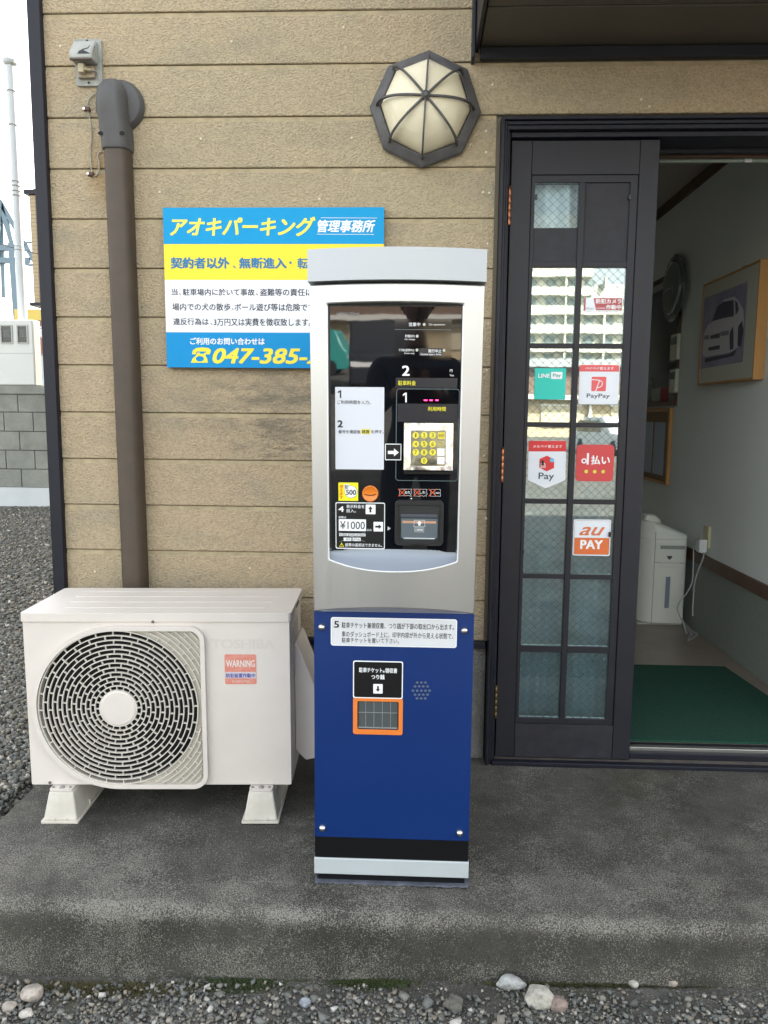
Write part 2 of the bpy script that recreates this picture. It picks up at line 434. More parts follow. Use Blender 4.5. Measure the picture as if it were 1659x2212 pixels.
ac_m = M_('ac_ivory_paint', (.685, .635, .585), .45, noise=(4, .6, (.60, .55, .50)))
acgr_m = M_('ac_grille_plastic', (.66, .62, .56), .5, noise=(40, .6, (.52, .48, .41)))
acback_m = M_('ac_grille_backing', (.5, .47, .40), .6, noise=(50, .7, (.40, .36, .30)))
dark_m = M_('dark_cavity', (.004, .004, .005), .8)
fan_m = M_('fan_blade_plastic', (.012, .012, .014), .5)
feet_m = M_('plastic_support', (.64, .61, .54), .6, noise=(16, .7, (.50, .47, .40)), bump=(120, .0008))
silver_m = brushed('silver_door_paint', (.56, .56, .555), .34)
silver_m.node_tree.nodes['Principled BSDF'].inputs['Metallic'].default_value = .9
hood_m = M_('silver_hood_paint', (.40, .42, .44), .42, .3, bump=(900, .00005))
bar_m = M_('pale_silver_plinth', (.5, .55, .57), .5, .2, bump=(700, .00006), noise=(8, .4, (.44, .48, .49)))
blue_m = M_('blue_coated_steel', (.0008, .022, .128), .3, noise=(3, .4, (.0014, .026, .145)))
blueside_m = M_('blue_side', (.003, .02, .11), .45)
black_m = M_('black_gloss', (.004, .004, .005), .3)
panel_m = M_('black_glass_panel', (.004, .005, .007), .02, spec=.5, ior=1.6, bump=(5, .0002))
scoop_m = M_('scoop_grey', (.23, .26, .30), .4, .5)
pw_m = M_('print_white', (.82, .84, .86), .45)
plab_m = M_('label_pale_grey', (.62, .64, .70), .35)
pk_m = M_('print_black', (.012, .012, .014), .45)
py_m = M_('print_yellow', (.80, .72, .02), .4)
pg_m = M_('print_grey_teal', (.07, .10, .11), .4)
pg2_m = M_('window_band_grey', (.018, .018, .024), .25)
pr_m = M_('print_red', (.62, .06, .02), .45)
por_m = M_('print_orange', (.75, .19, .02), .4)
led_m = M_('led_red', (.4, .01, .03), .4, emit=((1, .02, .12), 2.2))
lampdot_m = M_('indicator_dot', (.45, .48, .42), .4)
steel_m = M_('polished_steel', (.50, .49, .47), .14, 1.0, bump=(9, .006))
screw_m = M_('domed_screw_steel', (.6, .58, .54), .22, 1.0)
signblue_m = M_('sign_blue', (.0, .30, .61), .5, spec=.25, noise=(30, .25, (.005, .26, .62)))
signblue2_m = M_('sign_blue_lower', (.0, .26, .58), .5, spec=.25, noise=(30, .25, (.005, .23, .58)))
signyel_m = M_('sign_yellow', (.85, .66, .0), .35)
signwhite_m = M_('sign_white', (.80, .82, .86), .35)
signside_m = M_('sign_board_edge', (.16, .11, .09), .6)
signtxt_m = M_('sign_text_blue', (.0, .15, .33), .4)
signnavy_m = M_('sign_text_navy', (.02, .02, .05), .4)
lampglass_m = M_('frosted_lamp_glass', (.80, .74, .57), .32, noise=(5, .65, (.68, .62, .42)), spec=.5)
lamprim_m = M_('lamp_bronze_grey', (.09, .088, .09), .5, noise=(30, .6, (.038, .037, .04)))
copper_m = M_('copper_hinge', (.42, .17, .09), .35, .9, noise=(60, .6, (.25, .1, .05)))
brass_m = M_('old_brass_hinge', (.16, .11, .05), .4, .9)
wire_m = M_('glass_wire', (.07, .085, .075), .5)
pane_m = pane_material('wired_glass_reflective', .185, (.62, .74, .77))
topglass_m = pane_material('wired_glass_clear', -.025, (.9, .94, .95))
alu_m = M_('aluminium_track', (.42, .42, .40), .35, .9)
curt_m = M_('white_lace_curtain', (.72, .83, .88), .9, noise=(60, .4, (.60, .70, .76)))
wallp_m = M_('pale_wallpaper', (.80, .83, .80), .9, noise=(3, .4, (.75, .78, .75)), bump=(260, .0006, (1, 1, .15)))
lowwall_m = M_('grey_green_dado', (.26, .285, .25), .85, noise=(40, .5, (.21, .235, .205)))
rail_m = M_('brown_wood_rail', (.13, .07, .04), .45, noise=(6, .5, (.09, .05, .03)))
ifloor_m = M_('brown_vinyl_floor', (.27, .22, .175), .35, noise=(8, .5, (.22, .185, .15)))
mat_m = M_('green_carpet_mat', (.004, .062, .036), .95, noise=(90, .8, (.003, .035, .022)), bump=(700, .002))
ceil_m = M_('grey_ceiling', (.45, .42, .37), .9, noise=(3, .5, (.38, .36, .32)))
wood_m = M_('orange_pine_wood', (.50, .26, .08), .45, noise=(12, .4, (.42, .2, .06)))
cream_m = M_('cream_plastic', (.62, .63, .52), .45)
whitepl_m = M_('white_plastic', (.7, .72, .72), .45)

# ------------------------------------------------------------------ ground
gm = concrete_material('gravel_ground', (.075, .072, .064), (.14, .135, .122), (.36, .35, .32), .7, 3.3)
def gz(x, y):
    """ground height: lot at -0.17, banked a little to the right, nearly level with the slab at the left"""
    front = -.170 + .022 * np.clip((x + .15) / .95, -1.2, 1.3)
    t = np.clip((-x - 1.19) / .12, 0, 1)
    left = np.where(y > -.9, -.045 - .055*np.clip((y)/6, 0, 1.5), -.17)
    s = np.clip((y + .98) / .45, 0, 1); s = s*s*(3-2*s)
    return front*(1-s*t) + left*s*t
def sheet():
    xs = np.concatenate([[-1500, -300, -80, -30], np.arange(-14, -4, 1.0), np.arange(-4, 3.01, .1), np.arange(4, 12, 1.0), [30, 80, 300, 1500]])
    ys = np.concatenate([[-1500, -400, -160, -80, -40, -20], np.arange(-12, -3, 1.0), np.arange(-3, 3.01, .1), np.arange(4, 12, 1.0), [20, 40, 100, 400, 1500]])
    X, Y = np.meshgrid(xs, ys, indexing='ij'); Z = gz(X, Y)
    n1, n2 = X.shape
    mb = MB(); mb.v = [Vector(p) for p in zip(X.ravel(), Y.ravel(), Z.ravel())]
    mb.f = [(i*n2+j, (i+1)*n2+j, (i+1)*n2+j+1, i*n2+j+1) for i in range(n1-1) for j in range(n2-1)]
    o = mb.build('ground', gm, kind='structure', smooth=60); return o
ground = sheet(); ground['label'] = 'grey gravel ground of the parking lot around the concrete step'

def stones(name, n, xr, yr, size, mat, label, seed, zoff=0.0, sizepow=2.2, cond=None):
    g = np.random.default_rng(seed)
    bm = bmesh.new(); bmesh.ops.create_cube(bm, size=1.35); bmesh.ops.triangulate(bm, faces=bm.faces)
    base = np.array([v.co[:] for v in bm.verts]); tri = np.array([[v.index for v in f.verts] for f in bm.faces]); bm.free()
    x = g.uniform(*xr, n); y = g.uniform(*yr, n)
    if cond is not None:
        k = cond(x, y); x = x[k]; y = y[k]; n = len(x)
    s = size[0] + (size[1]-size[0]) * g.power(1, n)**sizepow
    V = np.repeat(base[None], n, 0)
    V = V * (1 + g.uniform(-.38, .30, (n, base.shape[0], 1)))
    V = V * g.uniform(.6, 1.25, (n, 1, 3)) * np.array([1, 1, .72])
    a = g.uniform(0, 6.283, n); b = g.normal(0, .9, n)
    ca, sa, cb, sb = np.cos(a)[:, None], np.sin(a)[:, None], np.cos(b)[:, None], np.sin(b)[:, None]
    X, Y, Z = V[..., 0], V[..., 1], V[..., 2]
    Y, Z = Y*cb - Z*sb, Y*sb + Z*cb
    X, Y = X*ca - Y*sa, X*sa + Y*ca
    P = np.stack([X, Y, Z], -1) * (s/2)[:, None, None]
    P[..., 0] += x[:, None]; P[..., 1] += y[:, None]; P[..., 2] += (gz(x, y) + s*.12 + g.uniform(0, .006, n) + zoff)[:, None]
    nv = base.shape[0]; nf = len(tri)
    me = bpy.data.meshes.new(name); me.vertices.add(n*nv); me.vertices.foreach_set('co', P.ravel().astype('f'))
    F = (tri[None] + (np.arange(n)*nv)[:, None, None]).ravel().astype('i')
    me.loops.add(n*nf*3); me.loops.foreach_set('vertex_index', F)
    me.polygons.add(n*nf); me.polygons.foreach_set('loop_start', (np.arange(n*nf)*3).astype('i'))
    me.update(calc_edges=True)
    at = me.attributes.new('tint', 'FLOAT', 'POINT'); at.data.foreach_set('value', np.repeat(g.beta(1.2, 1.9, n), nv).astype('f'))
    me.materials.append(mat)
    o = bpy.data.objects.new(name, me); COL.objects.link(o); o['kind'] = 'stuff'; o['label'] = label
    o['category'] = 'gravel'
    return o
stone_m = stone_material('mixed_gravel', (.10, .105, .098), (.23, .235, .22), (.72, .71, .67))
stones('gravel', 75000, (-1.9, 1.7), (-1.75, -.90), (.0035, .017), stone_m, 'loose grey gravel below the front of the concrete step', 1,
       cond=lambda x, y: rng.random(len(x)) < np.clip(.2 + ((-y - .9)/.16) + .25*np.sin(x*9)*np.sin(x*23+1), .0, 1))
stones('gravel', 60000, (-3.0, -1.2), (-.95, 1.6), (.006, .026), stone_m, 'loose grey gravel beside the left end of the step', 2)
stones('gravel', 50000, (-5.6, -1.2), (1.5, 7.9), (.012, .036), stone_m, 'loose grey gravel between the office and the block wall', 3, cond=lambda x, y: x < -1.25-.2*(y-1.5))

stones('gravel', 900, (-1.9, 1.7), (-1.6, -.93), (.014, .034), stone_m, 'coarser grey and pale stones scattered below the step', 5)
stones('gravel', 1500, (-3.0, -1.25), (-.9, 1.6), (.022, .045), stone_m, 'coarser stones scattered beside the left end of the step', 6)
# larger stones lying on the gravel
def big_stone(px, py, s, col, label, sq=(1, .8, .7), seed=1):
    d = ray(px, py); z0 = -.165; t = (z0 - CAM.z) / d.z; p = CAM + d*t
    zz = float(gz(np.array(p.x), np.array(p.y)))
    g = random.Random(seed); bm = bmesh.new(); bmesh.ops.create_icosphere(bm, subdivisions=3, radius=1)
    planes = [Vector((g.gauss(0, 1), g.gauss(0, 1), g.gauss(0, 1))).normalized() for _ in range(11)]
    mb = MB()
    for v in bm.verts:
        c = v.co.copy()
        for q in planes:
            dd = c.dot(q)
            if dd > .74: c -= q*(dd-.74)*.95
        c = Vector((c.x*sq[0], c.y*sq[1], c.z*sq[2]))*s/2
        mb.v.append(Vector((p.x, p.y, zz + s*.22)) + c*(1+g.uniform(-.02, .02)))
    mb.f = [tuple(v.index for v in f.verts) for f in bm.faces]; bm.free()
    mt = M_('stone_surface', col, .85, noise=(60, .9, tuple(c*.45 for c in col)), bump=(160, .002))
    o = mb.build('stone', mt, smooth=30); tag(o, label, 'stone', 'larger stones lying on the gravel'); return o
big_stone(70, 2140, .062, (.45, .40, .35), 'pale brown rounded stone at the far left below the step', seed=3)
big_stone(20, 2162, .036, (.4, .36, .31), 'small buff stone nearest the left edge of the picture', seed=5)
big_stone(57, 2178, .036, (.5, .47, .42), 'small whitish stone just under the pale brown stone', seed=6)
big_stone(1103, 2139, .070, (.42, .43, .42), 'flat light grey pointed stone against the step, right of centre', (1.1, .6, .55), seed=7)
big_stone(1165, 2172, .076, (.46, .44, .38), 'largest whitish stone near the bottom edge, right of centre', seed=8)
big_stone(1203, 2184, .05, (.30, .23, .20), 'reddish stone touching the largest whitish stone', seed=9)
big_stone(980, 2180, .052, (.16, .15, .13), 'dark brown stone under the payment machine side', seed=10)
big_stone(1450, 2139, .030, (.42, .36, .30), 'small tan stone against the step at the right', seed=11)
big_stone(1367, 2139, .028, (.45, .43, .38), 'small cream stone against the step, left of the tan one', seed=12)
big_stone(658, 2166, .034, (.34, .37, .42), 'bluish grey stone on the gravel near the middle', seed=13)

# ------------------------------------------------------------------ concrete step in front of the office
def slab():
    # profile from back of top, over the rounded worn edge, down the front
    prof = [(0.02, 0)] + [(y, 0) for y in np.linspace(-.05, -.84, 44)]
    for a in np.linspace(12, 90, 7): prof.append((-.848 - .03*math.sin(R(a)), -.03 + .03*math.cos(R(a))))
    prof += [(-.879 - .004*i/14, -.03 - .25*i/14) for i in range(1, 15)]
    xs = np.concatenate([np.arange(-1.215, 2.6, .018), [3, 4, 6]])
    g = np.random.default_rng(4); vs = []; n = len(prof)
    from mathutils import noise as mn
    for x in xs:
        for (y, z) in prof:
            e = mn.noise(Vector((x*3, y*3, z*3)))*.004 + mn.noise(Vector((x*22, y*22, z*22)))*.0018 + mn.noise(Vector((x*60, y*60, z*60)))*.0010
            yy, zz = y, z
            if y < -.83:
                yy -= e*1.6; yy += mn.noise(Vector((x*1.4, 0, 3)))*.006 - .012*max(x-.2, 0)*.6
                if z > -.04: zz += e*1.2 - abs(mn.noise(Vector((x*9, 5, 1))))*.004
            else: zz += e
            if y > -.1: zz = min(zz, 0.0)
            vs.append((x, yy, zz))
    fs = [(i*n+k, i*n+k+1, (i+1)*n+k+1, (i+1)*n+k) for i in range(len(xs)-1) for k in range(n-1)]
    k0 = len(vs)
    vs += [(xs[0], y, -.3) for (y, z) in prof]
    fs += [(k, k0+k, k0+k+1, k+1) for k in range(n-1)]
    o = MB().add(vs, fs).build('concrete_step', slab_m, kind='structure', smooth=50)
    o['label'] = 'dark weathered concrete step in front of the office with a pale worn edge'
slab()
# dried sealant smear along the machine foot, moss tufts at the foot of the step
def moss(px, py, w, n, label, col, seed):
    g = random.Random(seed); d = ray(px, py); t = (-.17-CAM.z)/d.z; p = CAM + d*t; mb = MB()
    for i in range(n):
        x = p.x + g.gauss(0, w/2); y = min(p.y + g.gauss(0, .012), -.885)
        z = float(gz(np.array(x), np.array(y))); h = g.uniform(.002, .008); a = g.uniform(0, 6.28)
        dx, dy = math.cos(a)*.0035, math.sin(a)*.0035; lx, ly = g.gauss(0, .008), g.gauss(0, .008)
        mb.add([(x-dx, y-dy, z), (x+dx, y+dy, z), (x+lx, y+ly, z+h)], [(0, 1, 2)])
    o = mb.build('moss', M_('moss_green', col, .9), fix=False); tag(o, label, 'moss', kind='stuff')
moss(230, 2128, .20, 1500, 'brown and green moss at the foot of the step, left', (.06, .055, .02), 1)
moss(520, 2122, .10, 900, 'green moss at the foot of the step, left of centre', (.035, .05, .015), 2)
moss(800, 2124, .10, 900, 'green moss at the foot of the step below the machine', (.035, .05, .012), 3)
moss(1260, 2122, .22, 1300, 'brown green moss at the foot of the step, right', (.05, .05, .018), 4)

# ------------------------------------------------------------------ office building
office = thing('office_building', 'two storey office clad in beige stucco boards with dark trim, behind the payment machine', 'building', (4, 5, 0))
Z0, P_ = 2.4676, .15802
XL, XR = -1.210, .243
def board_profile(zb, zt):
    return [(.014, zb), (-.0002, zb), (-.0026, zb+.0015), (-.003, zb+.003), (-.003, zt-.0165), (-.0008, zt-.0145), (.0012, zt-.0020), (.0048, zt-.0012), (.006, zt), (.014, zt)]
def board(zb, zt, x0, x1):
    b = MB().profile_x(board_profile(zb, zt), x0, x1).build('siding_board', [siding_m, lip_m], office)
    for f in (5, 6): b.data.polygons[f].material_index = 1
    return b
for k in range(13, -13, -1):
    zt = Z0 - (k-1)*P_; zb = Z0 - k*P_
    if k == 13: zb = .43
    if zb >= 2.14: board(zb, zt-.0012, XL, 4.2)
    else: board(zb, zt-.0012, XL, XR)
for k in range(13, 2, -1):
    zt = Z0 - (k-1)*P_; zb = Z0 - k*P_
    if k == 13: zb = .43
    board(zb, min(zt, 2.15)-.0012, 1.975, 4.2)
wall = MB()
wall.box(-1.2, .015, .43, .285, .13, 2.12).box(-1.2, .015, 2.12, 4.2, .13, 4.6).box(1.96, .015, .43, 4.2, .13, 2.12)
wall.build('wall', found_m, office)
MB().box(-1.208, .006, -.3, .252, .13, .405).build('foundation', found_m, office)
for x0, x1 in ((-1.2, .249), (1.975, 4.2)): MB().box(x0, -.022, .405, x1, .012, .43).build('base_flashing', navy_m, office, bevel=.002)
MB().box(1.97, .006, -.3, 4.2, .13, .405).build('foundation', found_m, office)
MB().box(-1.2535, -.024, -.02, -1.2105, .03, 6.8).build('corner_trim', navy_m, office, bevel=.003)
# building mass behind the facade: left side wall, upper storey, roof
MB().box(-1.24, .031, -.3, -1.2, 15, 6.8).build('side_wall', siding_m, office)
MB().box(-1.2, .02, 4.601, 13.8, .2, 6.8).box(4.2, .02, -.3, 13.8, .2, 4.6).box(13.8, 0.02, -.3, 13.9, 15, 6.8).box(-1.2, 14.9, -.3, 13.8, 15, 6.8).build('upper_wall', siding_m, office)
MB().prism([(-.35, 6.8), (7.5, 8.4), (15.4, 6.8), (15.4, 6.65), (-.35, 6.65)], -1.6, 14.3, M=Matrix(((0, 0, 1, 0), (1, 0, 0, 0), (0, 1, 0, 0), (0, 0, 0, 1)))).build('roof', bronze_m, office)
MB().box(.2435, -.0035, .43, .2555, .012, 2.14).build('caulking', M_('caulk', (.13, .11, .08), .9), office)
# nail heads
Fw = Face((0, -.0035, 0), (1, 0, 0), (0, 0, 1))
nm = MB(Fw.mat()); g = random.Random(3)
q4 = lambda x, y: (1023.2 + .3834*x, .3834*y)
pts = [q4(*p) for p in ((106, 477), (70, 738), (70, 858), (53, 1083), (88, 1087), (78, 1373), (990, 600), (945, 560))]
pts += [(434, 300), (760, 298), (742, 60), (1055, 700), (1052, 800), (1046, 985), (1050, 1120), (540, 1228), (205, 1235), (690, 430), (345, 415), (500, 90), (130, 100)]
for p in pts:
    u, v = Fw.uv(*p); nm.lathe([(.0042, 0), (.0038, .0014), (.0016, .0022), (0, .0023)], 8, Matrix.Translation((u, v, 0)))
nm.build('nail_head', M_('nail_paint', (.66, .60, .45), .6), office, kind='stuff')

# canopy over the entrance (own thing fixed to the wall)
canopy = thing('entrance_canopy', 'dark brown sheet metal canopy over the office entrance', 'canopy', (1.6, 0, 2.32))
ys = [0, -.255, -.51, -.765, -.97]
for i in range(4):
    a, b = ys[i], ys[i+1]
    MB().box(.186, b+.004, 2.345, 3.05, a-.004, 2.365).build('soffit_panel', soffit_m, canopy, bevel=.003)
MB().box(.186, -.97, 2.372, 3.05, 0, 2.39).build('soffit_backing', dark_m, canopy)
MB().box(.170, -1.0, 2.335, .182, 0, 2.86).build('side_panel', bronze_m, canopy, bevel=.002)
MB().box(.170, -1.012, 2.325, 3.06, -.975, 2.86).build('front_fascia', bronze_m, canopy, bevel=.003)
MB().box(.186, -.030, 2.306, 3.05, -.004, 2.340).build('wall_flange', bronze_m, canopy, bevel=.002)
MB().box(.158, -.055, 2.30, .168, .0, 2.9).build('edge_moulding', navy_m, canopy, bevel=.002)
MB().box(.17, -1.0, 2.87, 3.06, 0, 2.9).build('top_sheet', bronze_m, canopy)

# ------------------------------------------------------------------ door frame and open leaf
frame = thing('door_frame', 'dark stepped metal frame around the office doorway', 'door frame', (1.1, 0, 0))
def jamb(x0, x1, y0, name='side_jamb'): return MB().box(x0, y0, .0, x1, .10, 2.128).build(name, navy_m, frame, bevel=.002)
for (x0, x1, y0) in ((.256, .266, -.052), (.2665, .274, -.044), (.2745, .282, -.034), (.2825, .289, -.012)):
    MB().box(x0, y0, .0 if y0 > -.05 else -.004, x1, .10, 2.128-(x0-.256)).build('jamb_step', navy_m, frame, bevel=.0015)
for (z0, z1, y0) in ((2.118, 2.128, -.052), (2.107, 2.1175, -.040), (2.094, 2.1065, -.034), (2.078, 2.0935, -.012)):
    MB().box(.256+(2.128-z1), y0-.0005, z0, 1.97, .10, z1).build('head_step', navy_m, frame, bevel=.0015)
MB().box(1.955, -.05, 0, 1.974, .10, 2.077).build('side_jamb', navy_m, frame, bevel=.002)
MB().box(.277, -.050, -.002, 1.955, -.022, .014).build('threshold', navy_m, frame, bevel=.003)
MB().box(.29, -.021, -.002, 1.955, .035, .008).build('sill_step', M_('worn_sill', (.14, .12, .10), .6, noise=(20, .7, (.07, .07, .07))), frame, bevel=.001)
MB().box(.765, .012, .009, 1.955, .034, .030).build('sill_track', navy_m, frame, bevel=.002)
MB().box(.765, .036, -.002, 1.955, .060, .042).build('sill_track', alu_m, frame, bevel=.002)
MB().box(.765, .062, -.002, 1.955, .085, .040).build('sill_track', navy_m, frame, bevel=.002)
# head of the inner doorway: brown lintel and pale rail
MB().box(.77, .105, 2.066, 1.955, .125, 2.12).build('head_board', bronze_m, frame, bevel=.002)
MB().box(.30, .15, 2.067, 1.955, .17, 2.12).build('inner_lintel', rail_m, frame, bevel=.002)
MB().box(.30, .19, 2.064, 1.955, .205, 2.0735).build('curtain_rail', M_('pale_green_rail', (.35, .42, .36), .4), frame, bevel=.002)
MB().box(1.10, .182, 2.060, 1.125, .19, 2.076).build('rail_bracket', whitepl_m, frame, bevel=.002)

YD = -.004
Fd = Face((0, YD, 0), (1, 0, 0), (0, 0, 1))
door = thing('glazed_door', 'dark narrow door leaf with wired glass panes, left of the open doorway', 'door', (.53, YD, .01))
DX0, DX1 = .2935, .7605
MB().box(DX0, YD, .012, .3595, YD+.042, 2.0715).build('left_stile', bronze_m, door, bevel=.002)
MB().box(.6995, YD, .012, DX1, YD+.042, 2.0715).build('right_stile', bronze_m, door, bevel=.002)
MB().box(.3600, YD+.0005, 1.967, .6990, YD+.0415, 2.0705).build('top_rail', bronze_m, door, bevel=.0015)
MB().box(.3600, YD+.0005, .0125, .6990, YD+.0415, .134).build('bottom_rail', bronze2_m, door, bevel=.0015)
# glazing frame: bead all round, mullion, bars
gx = [(.372, .5135), (.5325, .6745)]
gzr = [(1.944, 1.700), (1.681, 1.439), (1.423, 1.181), (1.165, .924), (.908, .667), (.651, .414), (.392, .155)]
bead = MB()
bead.prism(rrect(.3605, .1345, .6985, 1.9665), -.030, -.004, [rrect(.3720, .155, .6745, 1.944)], M=Fd.mat())
bead.build('glazing_frame', bronze_m, door, bevel=.0012)
MB().box(.5135, YD+.003, .155, .5325, YD+.03, 1.944).build('mullion', bronze_m, door, bevel=.0012)
for i in range(6):
    for (a, b) in gx:
        MB().box(a+.0002, YD+.0045, gzr[i+1][0], b-.0002, YD+.028, gzr[i][1]).build('glazing_bar', bronze_m, door, bevel=.001)
GY = YD + .013
def wires(x0, x1, z0, z1, parent, sp=.0195):
    mb = MB(); r_ = .00062; c = .707
    W_, H_ = x1-x0, z1-z0
    for sgn in (1, -1):
        # lines z = sgn*(x)*1.0 + k
        k = -W_ - H_ + (.006 if sgn > 0 else .011)
        while k < W_ + H_:
            pts = []
            sl = .93 * sgn
            # clip z = sl*x + k in the box (local)
            xs_ = [0, W_]
            for xx in (0, W_):
                zz = sl*xx + k
                if 0 <= zz <= H_: pts.append((xx, zz))
            for zz in (0, H_):
                xx = (zz-k)/sl
                if 0 < xx < W_: pts.append((xx, zz))
            if len(pts) >= 2:
                pts.sort(); a, b = pts[0], pts[-1]
                d = Vector((b[0]-a[0], b[1]-a[1]))
                if d.length > .004:
                    mb.tube([(x0+a[0], GY-.0008+.0003*sgn, z0+a[1]), (x0+b[0], GY-.0008+.0003*sgn, z0+b[1])], r_, 4, cap=False)
            k += sp*1.36
    return mb.build('wire_mesh', wire_m, parent, kind='stuff')
for i, (zt, zb) in enumerate(gzr):
    for j, (a, b) in enumerate(gx):
        if i == 0 and j == 1:
            MB().box(a, GY-.002, zb, b, GY+.004, zt).build('blind_panel', bronze2_m, door); continue
        z_b = zb
        if i == 0:
            z_b = 1.806
            MB().box(a, GY-.002, zb, b, GY+.004, 1.8055).build('blind_panel', bronze2_m, door)
        p = MB().box(a+.0003, GY, z_b+.0003, b-.0003, GY+.005, zt-.0003).build('pane', topglass_m if i == 0 else pane_m, door)
        wires(a, b, z_b, zt, p)
for (px, py0, py1, mt) in ((1103.5, 407, 487, copper_m), (1084, 970, 1041, copper_m), (1070, 1483, 1550, brass_m)):
    z1 = Fd.uv(px, py0)[1]; z0 = Fd.uv(px, py1)[1]; x = .2895
    hb = MB()
    for i in range(5):
        a = z0+(z1-z0)*i/5; b = z0+(z1-z0)*(i+1)/5
        hb.lathe([(.0058, 0), (.0064, .0015), (.0064, b-a-.002), (.0056, b-a-.0005)], 14, Matrix.Translation((x, YD-.006, a)))
    hb.lathe([(.0045, 0), (.006, .003), (.003, .007), (0, .008)], 12, Matrix.Translation((x, YD-.006, z1)))
    hb.build('hinge', mt, door, smooth=40)
for (px, py) in ((1159, 425), (1361, 425), (1130, 1192), (1318, 1155), (1173, 1000)):
    u, v = Fd.uv(px, py); MB().box(u-.0035, YD+.001, v-.008, u+.0035, YD+.012, v+.008).build('glass_clip', black_m, door, bevel=.001)

# curtain hanging behind the door leaf
def curtain():
    xs = np.linspace(.30, .735, 90); zs = [1.93+.06, 1.4, .9, .5, .07]
    vs = []; 
    for z in zs:
        for x in xs:
            vs.append((x, .060 + .012*math.sin(x*95+z*1.5) + .006*math.sin(x*41+2*z), z))
    n = len(xs); fs = [(i*n+k, i*n+k+1, (i+1)*n+k+1, (i+1)*n+k) for i in range(len(zs)-1) for k in range(n-1)]
    o = MB().add(vs, fs).build('curtain', curt_m, smooth=80); tag(o, 'pale blue white curtain hanging behind the glazed door leaf', 'curtain')
curtain()

# ------------------------------------------------------------------ stickers on the door glass
YS = GY - .0022
Fs = Face((0, YS, 0), (1, 0, 0), (0, 0, 1))
r2 = lambda x, y: (1106.2 + .175*x, 553.1 + .175*y)
r3 = lambda x, y: (1106.2 + .16666*x, 912.6 + .16666*y)
stw_m = M_('sticker_white', (.74, .78, .84), .4); strd_m = M_('sticker_red', (.60, .055, .06), .4)
def sticker(label, x0, y0, x1, y1, q, mat, r=0.0, poly=None):
    u0, v0, u1, v1 = Fs.box_uv(*q(x0, y0), *q(x1, y1))
    mb = MB(Fs.mat())
    mb.prism(poly or rrect(u0, v0, u1, v1, r), -.0008, .0002)
    o = mb.build('sticker', mat); tag(o, label, 'sticker', 'stickers on the glass of the door'); return o
# security camera notice
s1 = sticker('small white and dark red notice sticker high on the right pane column of the door', 886, 515, 1362, 686, r2, stw_m)
Print(Fs, r2, .0008).poly([(1005, 520), (1357, 520), (1352, 670), (1035, 668)]).rr(889, 518, 907, 672).build('printed_field', M_('sticker_maroon', (.42, .07, .08), .4), s1)
Print(Fs, r2, .0012).text('防犯カメラ', 1033, 530, 1350, 588, .03).text('作動中', 1158, 602, 1345, 660, .03).text('ALERT CAMERA IN OPERATION', 1040, 634, 1150, 655).build('printed_text', pw_m, s1)
Print(Fs, r2, .0012).text('Alter', 910, 630, 1010, 662).build('printed_text', M_('print_faded_grey', (.3, .3, .34), .5), s1)
# teal pay sticker (its mascot is left out)
s2 = sticker('square teal sticker with white lettering on the left pane column of the door', 276, 1384, 662, 1770, r2, M_('sticker_teal', (.0, .55, .46), .4))
p = Print(Fs, r2, .0008); p.text('LINE', 323, 1452, 465, 1502, .035).rr(481, 1430, 620, 1518, .001).build('printed_text', pw_m, s2)
Print(Fs, r2, .0012).text('Pay', 503, 1452, 603, 1500, .03).build('printed_text', M_('print_teal', (.0, .35, .30), .4), s2)
# red topped square
s3 = sticker('rounded white sticker with a coral band and square letter logo on the right pane column', 826, 1343, 1320, 1830, r2, stw_m, .006)
u0, v0, u1, v1 = Fs.box_uv(*r2(829, 1344), *r2(1322, 1426))
mb = MB(Fs.mat()); rp_ = rrect(u0, v0, u1, v1, .006); rp_ = [(x, max(y, v0) if y > (v0+v1)/2 else v0) for x, y in rp_]
corals = M_('sticker_coral', (.72, .10, .11), .4)
mb.prism(rp_, .0008, .0008); mb.build('printed_field', corals, s3, fix=False)
Print(Fs, r2, .0008).rr(980, 1490, 1160, 1668, .003).build('printed_logo', corals, s3)
pl = Print(Fs, r2, .0012)
def stroke(P, pts, w):
    for a, b in zip(pts[:-1], pts[1:]): P.line(*a, *b, w)
stroke(pl, [(1078, 1540), (1062, 1580), (1040, 1640), (1030, 1668)], .0026)
cv = [(985, 1527), (1030, 1528), (1075, 1534), (1105, 1548), (1116, 1572), (1108, 1600), (1084, 1618), (1046, 1628)]
stroke(pl, cv, .0024)
pl.text('ペイペイ使えます', 903, 1368, 1255, 1404, .025).build('printed_text', pw_m, s3)
Print(Fs, r2, .0008).text('PayPay', 920, 1698, 1205, 1766, .012).build('printed_text', M_('print_charcoal', (.03, .03, .05), .5), s3)
# red band with hexagon logo
pp = [r3(*p) for p in ((216, 236), (702, 236), (690, 735), (678, 752), (445, 850), (425, 850), (215, 752), (204, 735))]
s4 = sticker('white shield shaped sticker with a red band and red hexagon on the left pane column', 0, 0, 1, 1, r3, stw_m, poly=[Fs.uv(*p) for p in pp])
red4 = M_('sticker_bright_red', (.66, .02, .025), .4)
Print(Fs, r3, .0008).poly([(217, 238), (701, 238), (697, 375), (214, 375)]).poly([(452, 430), (545, 478), (544, 590), (446, 634), (352, 583), (355, 472)]).build('printed_field', red4, s4)
Print(Fs, r3, .0012).text('メルペイ使えます', 272, 290, 648, 330, .02).text('m', 368, 522, 432, 590, .02, -.1).build('printed_text', pw_m, s4)
Print(Fs, r3, .0014).dot(517, 488, .0072*1.0).build('printed_dot', M_('print_sky', (.12, .48, .72), .4), s4)
Print(Fs, r3, .0008).text('Pay', 342, 650, 543, 762, .012).build('printed_text', M_('print_charcoal', (.03, .03, .05), .5), s4)
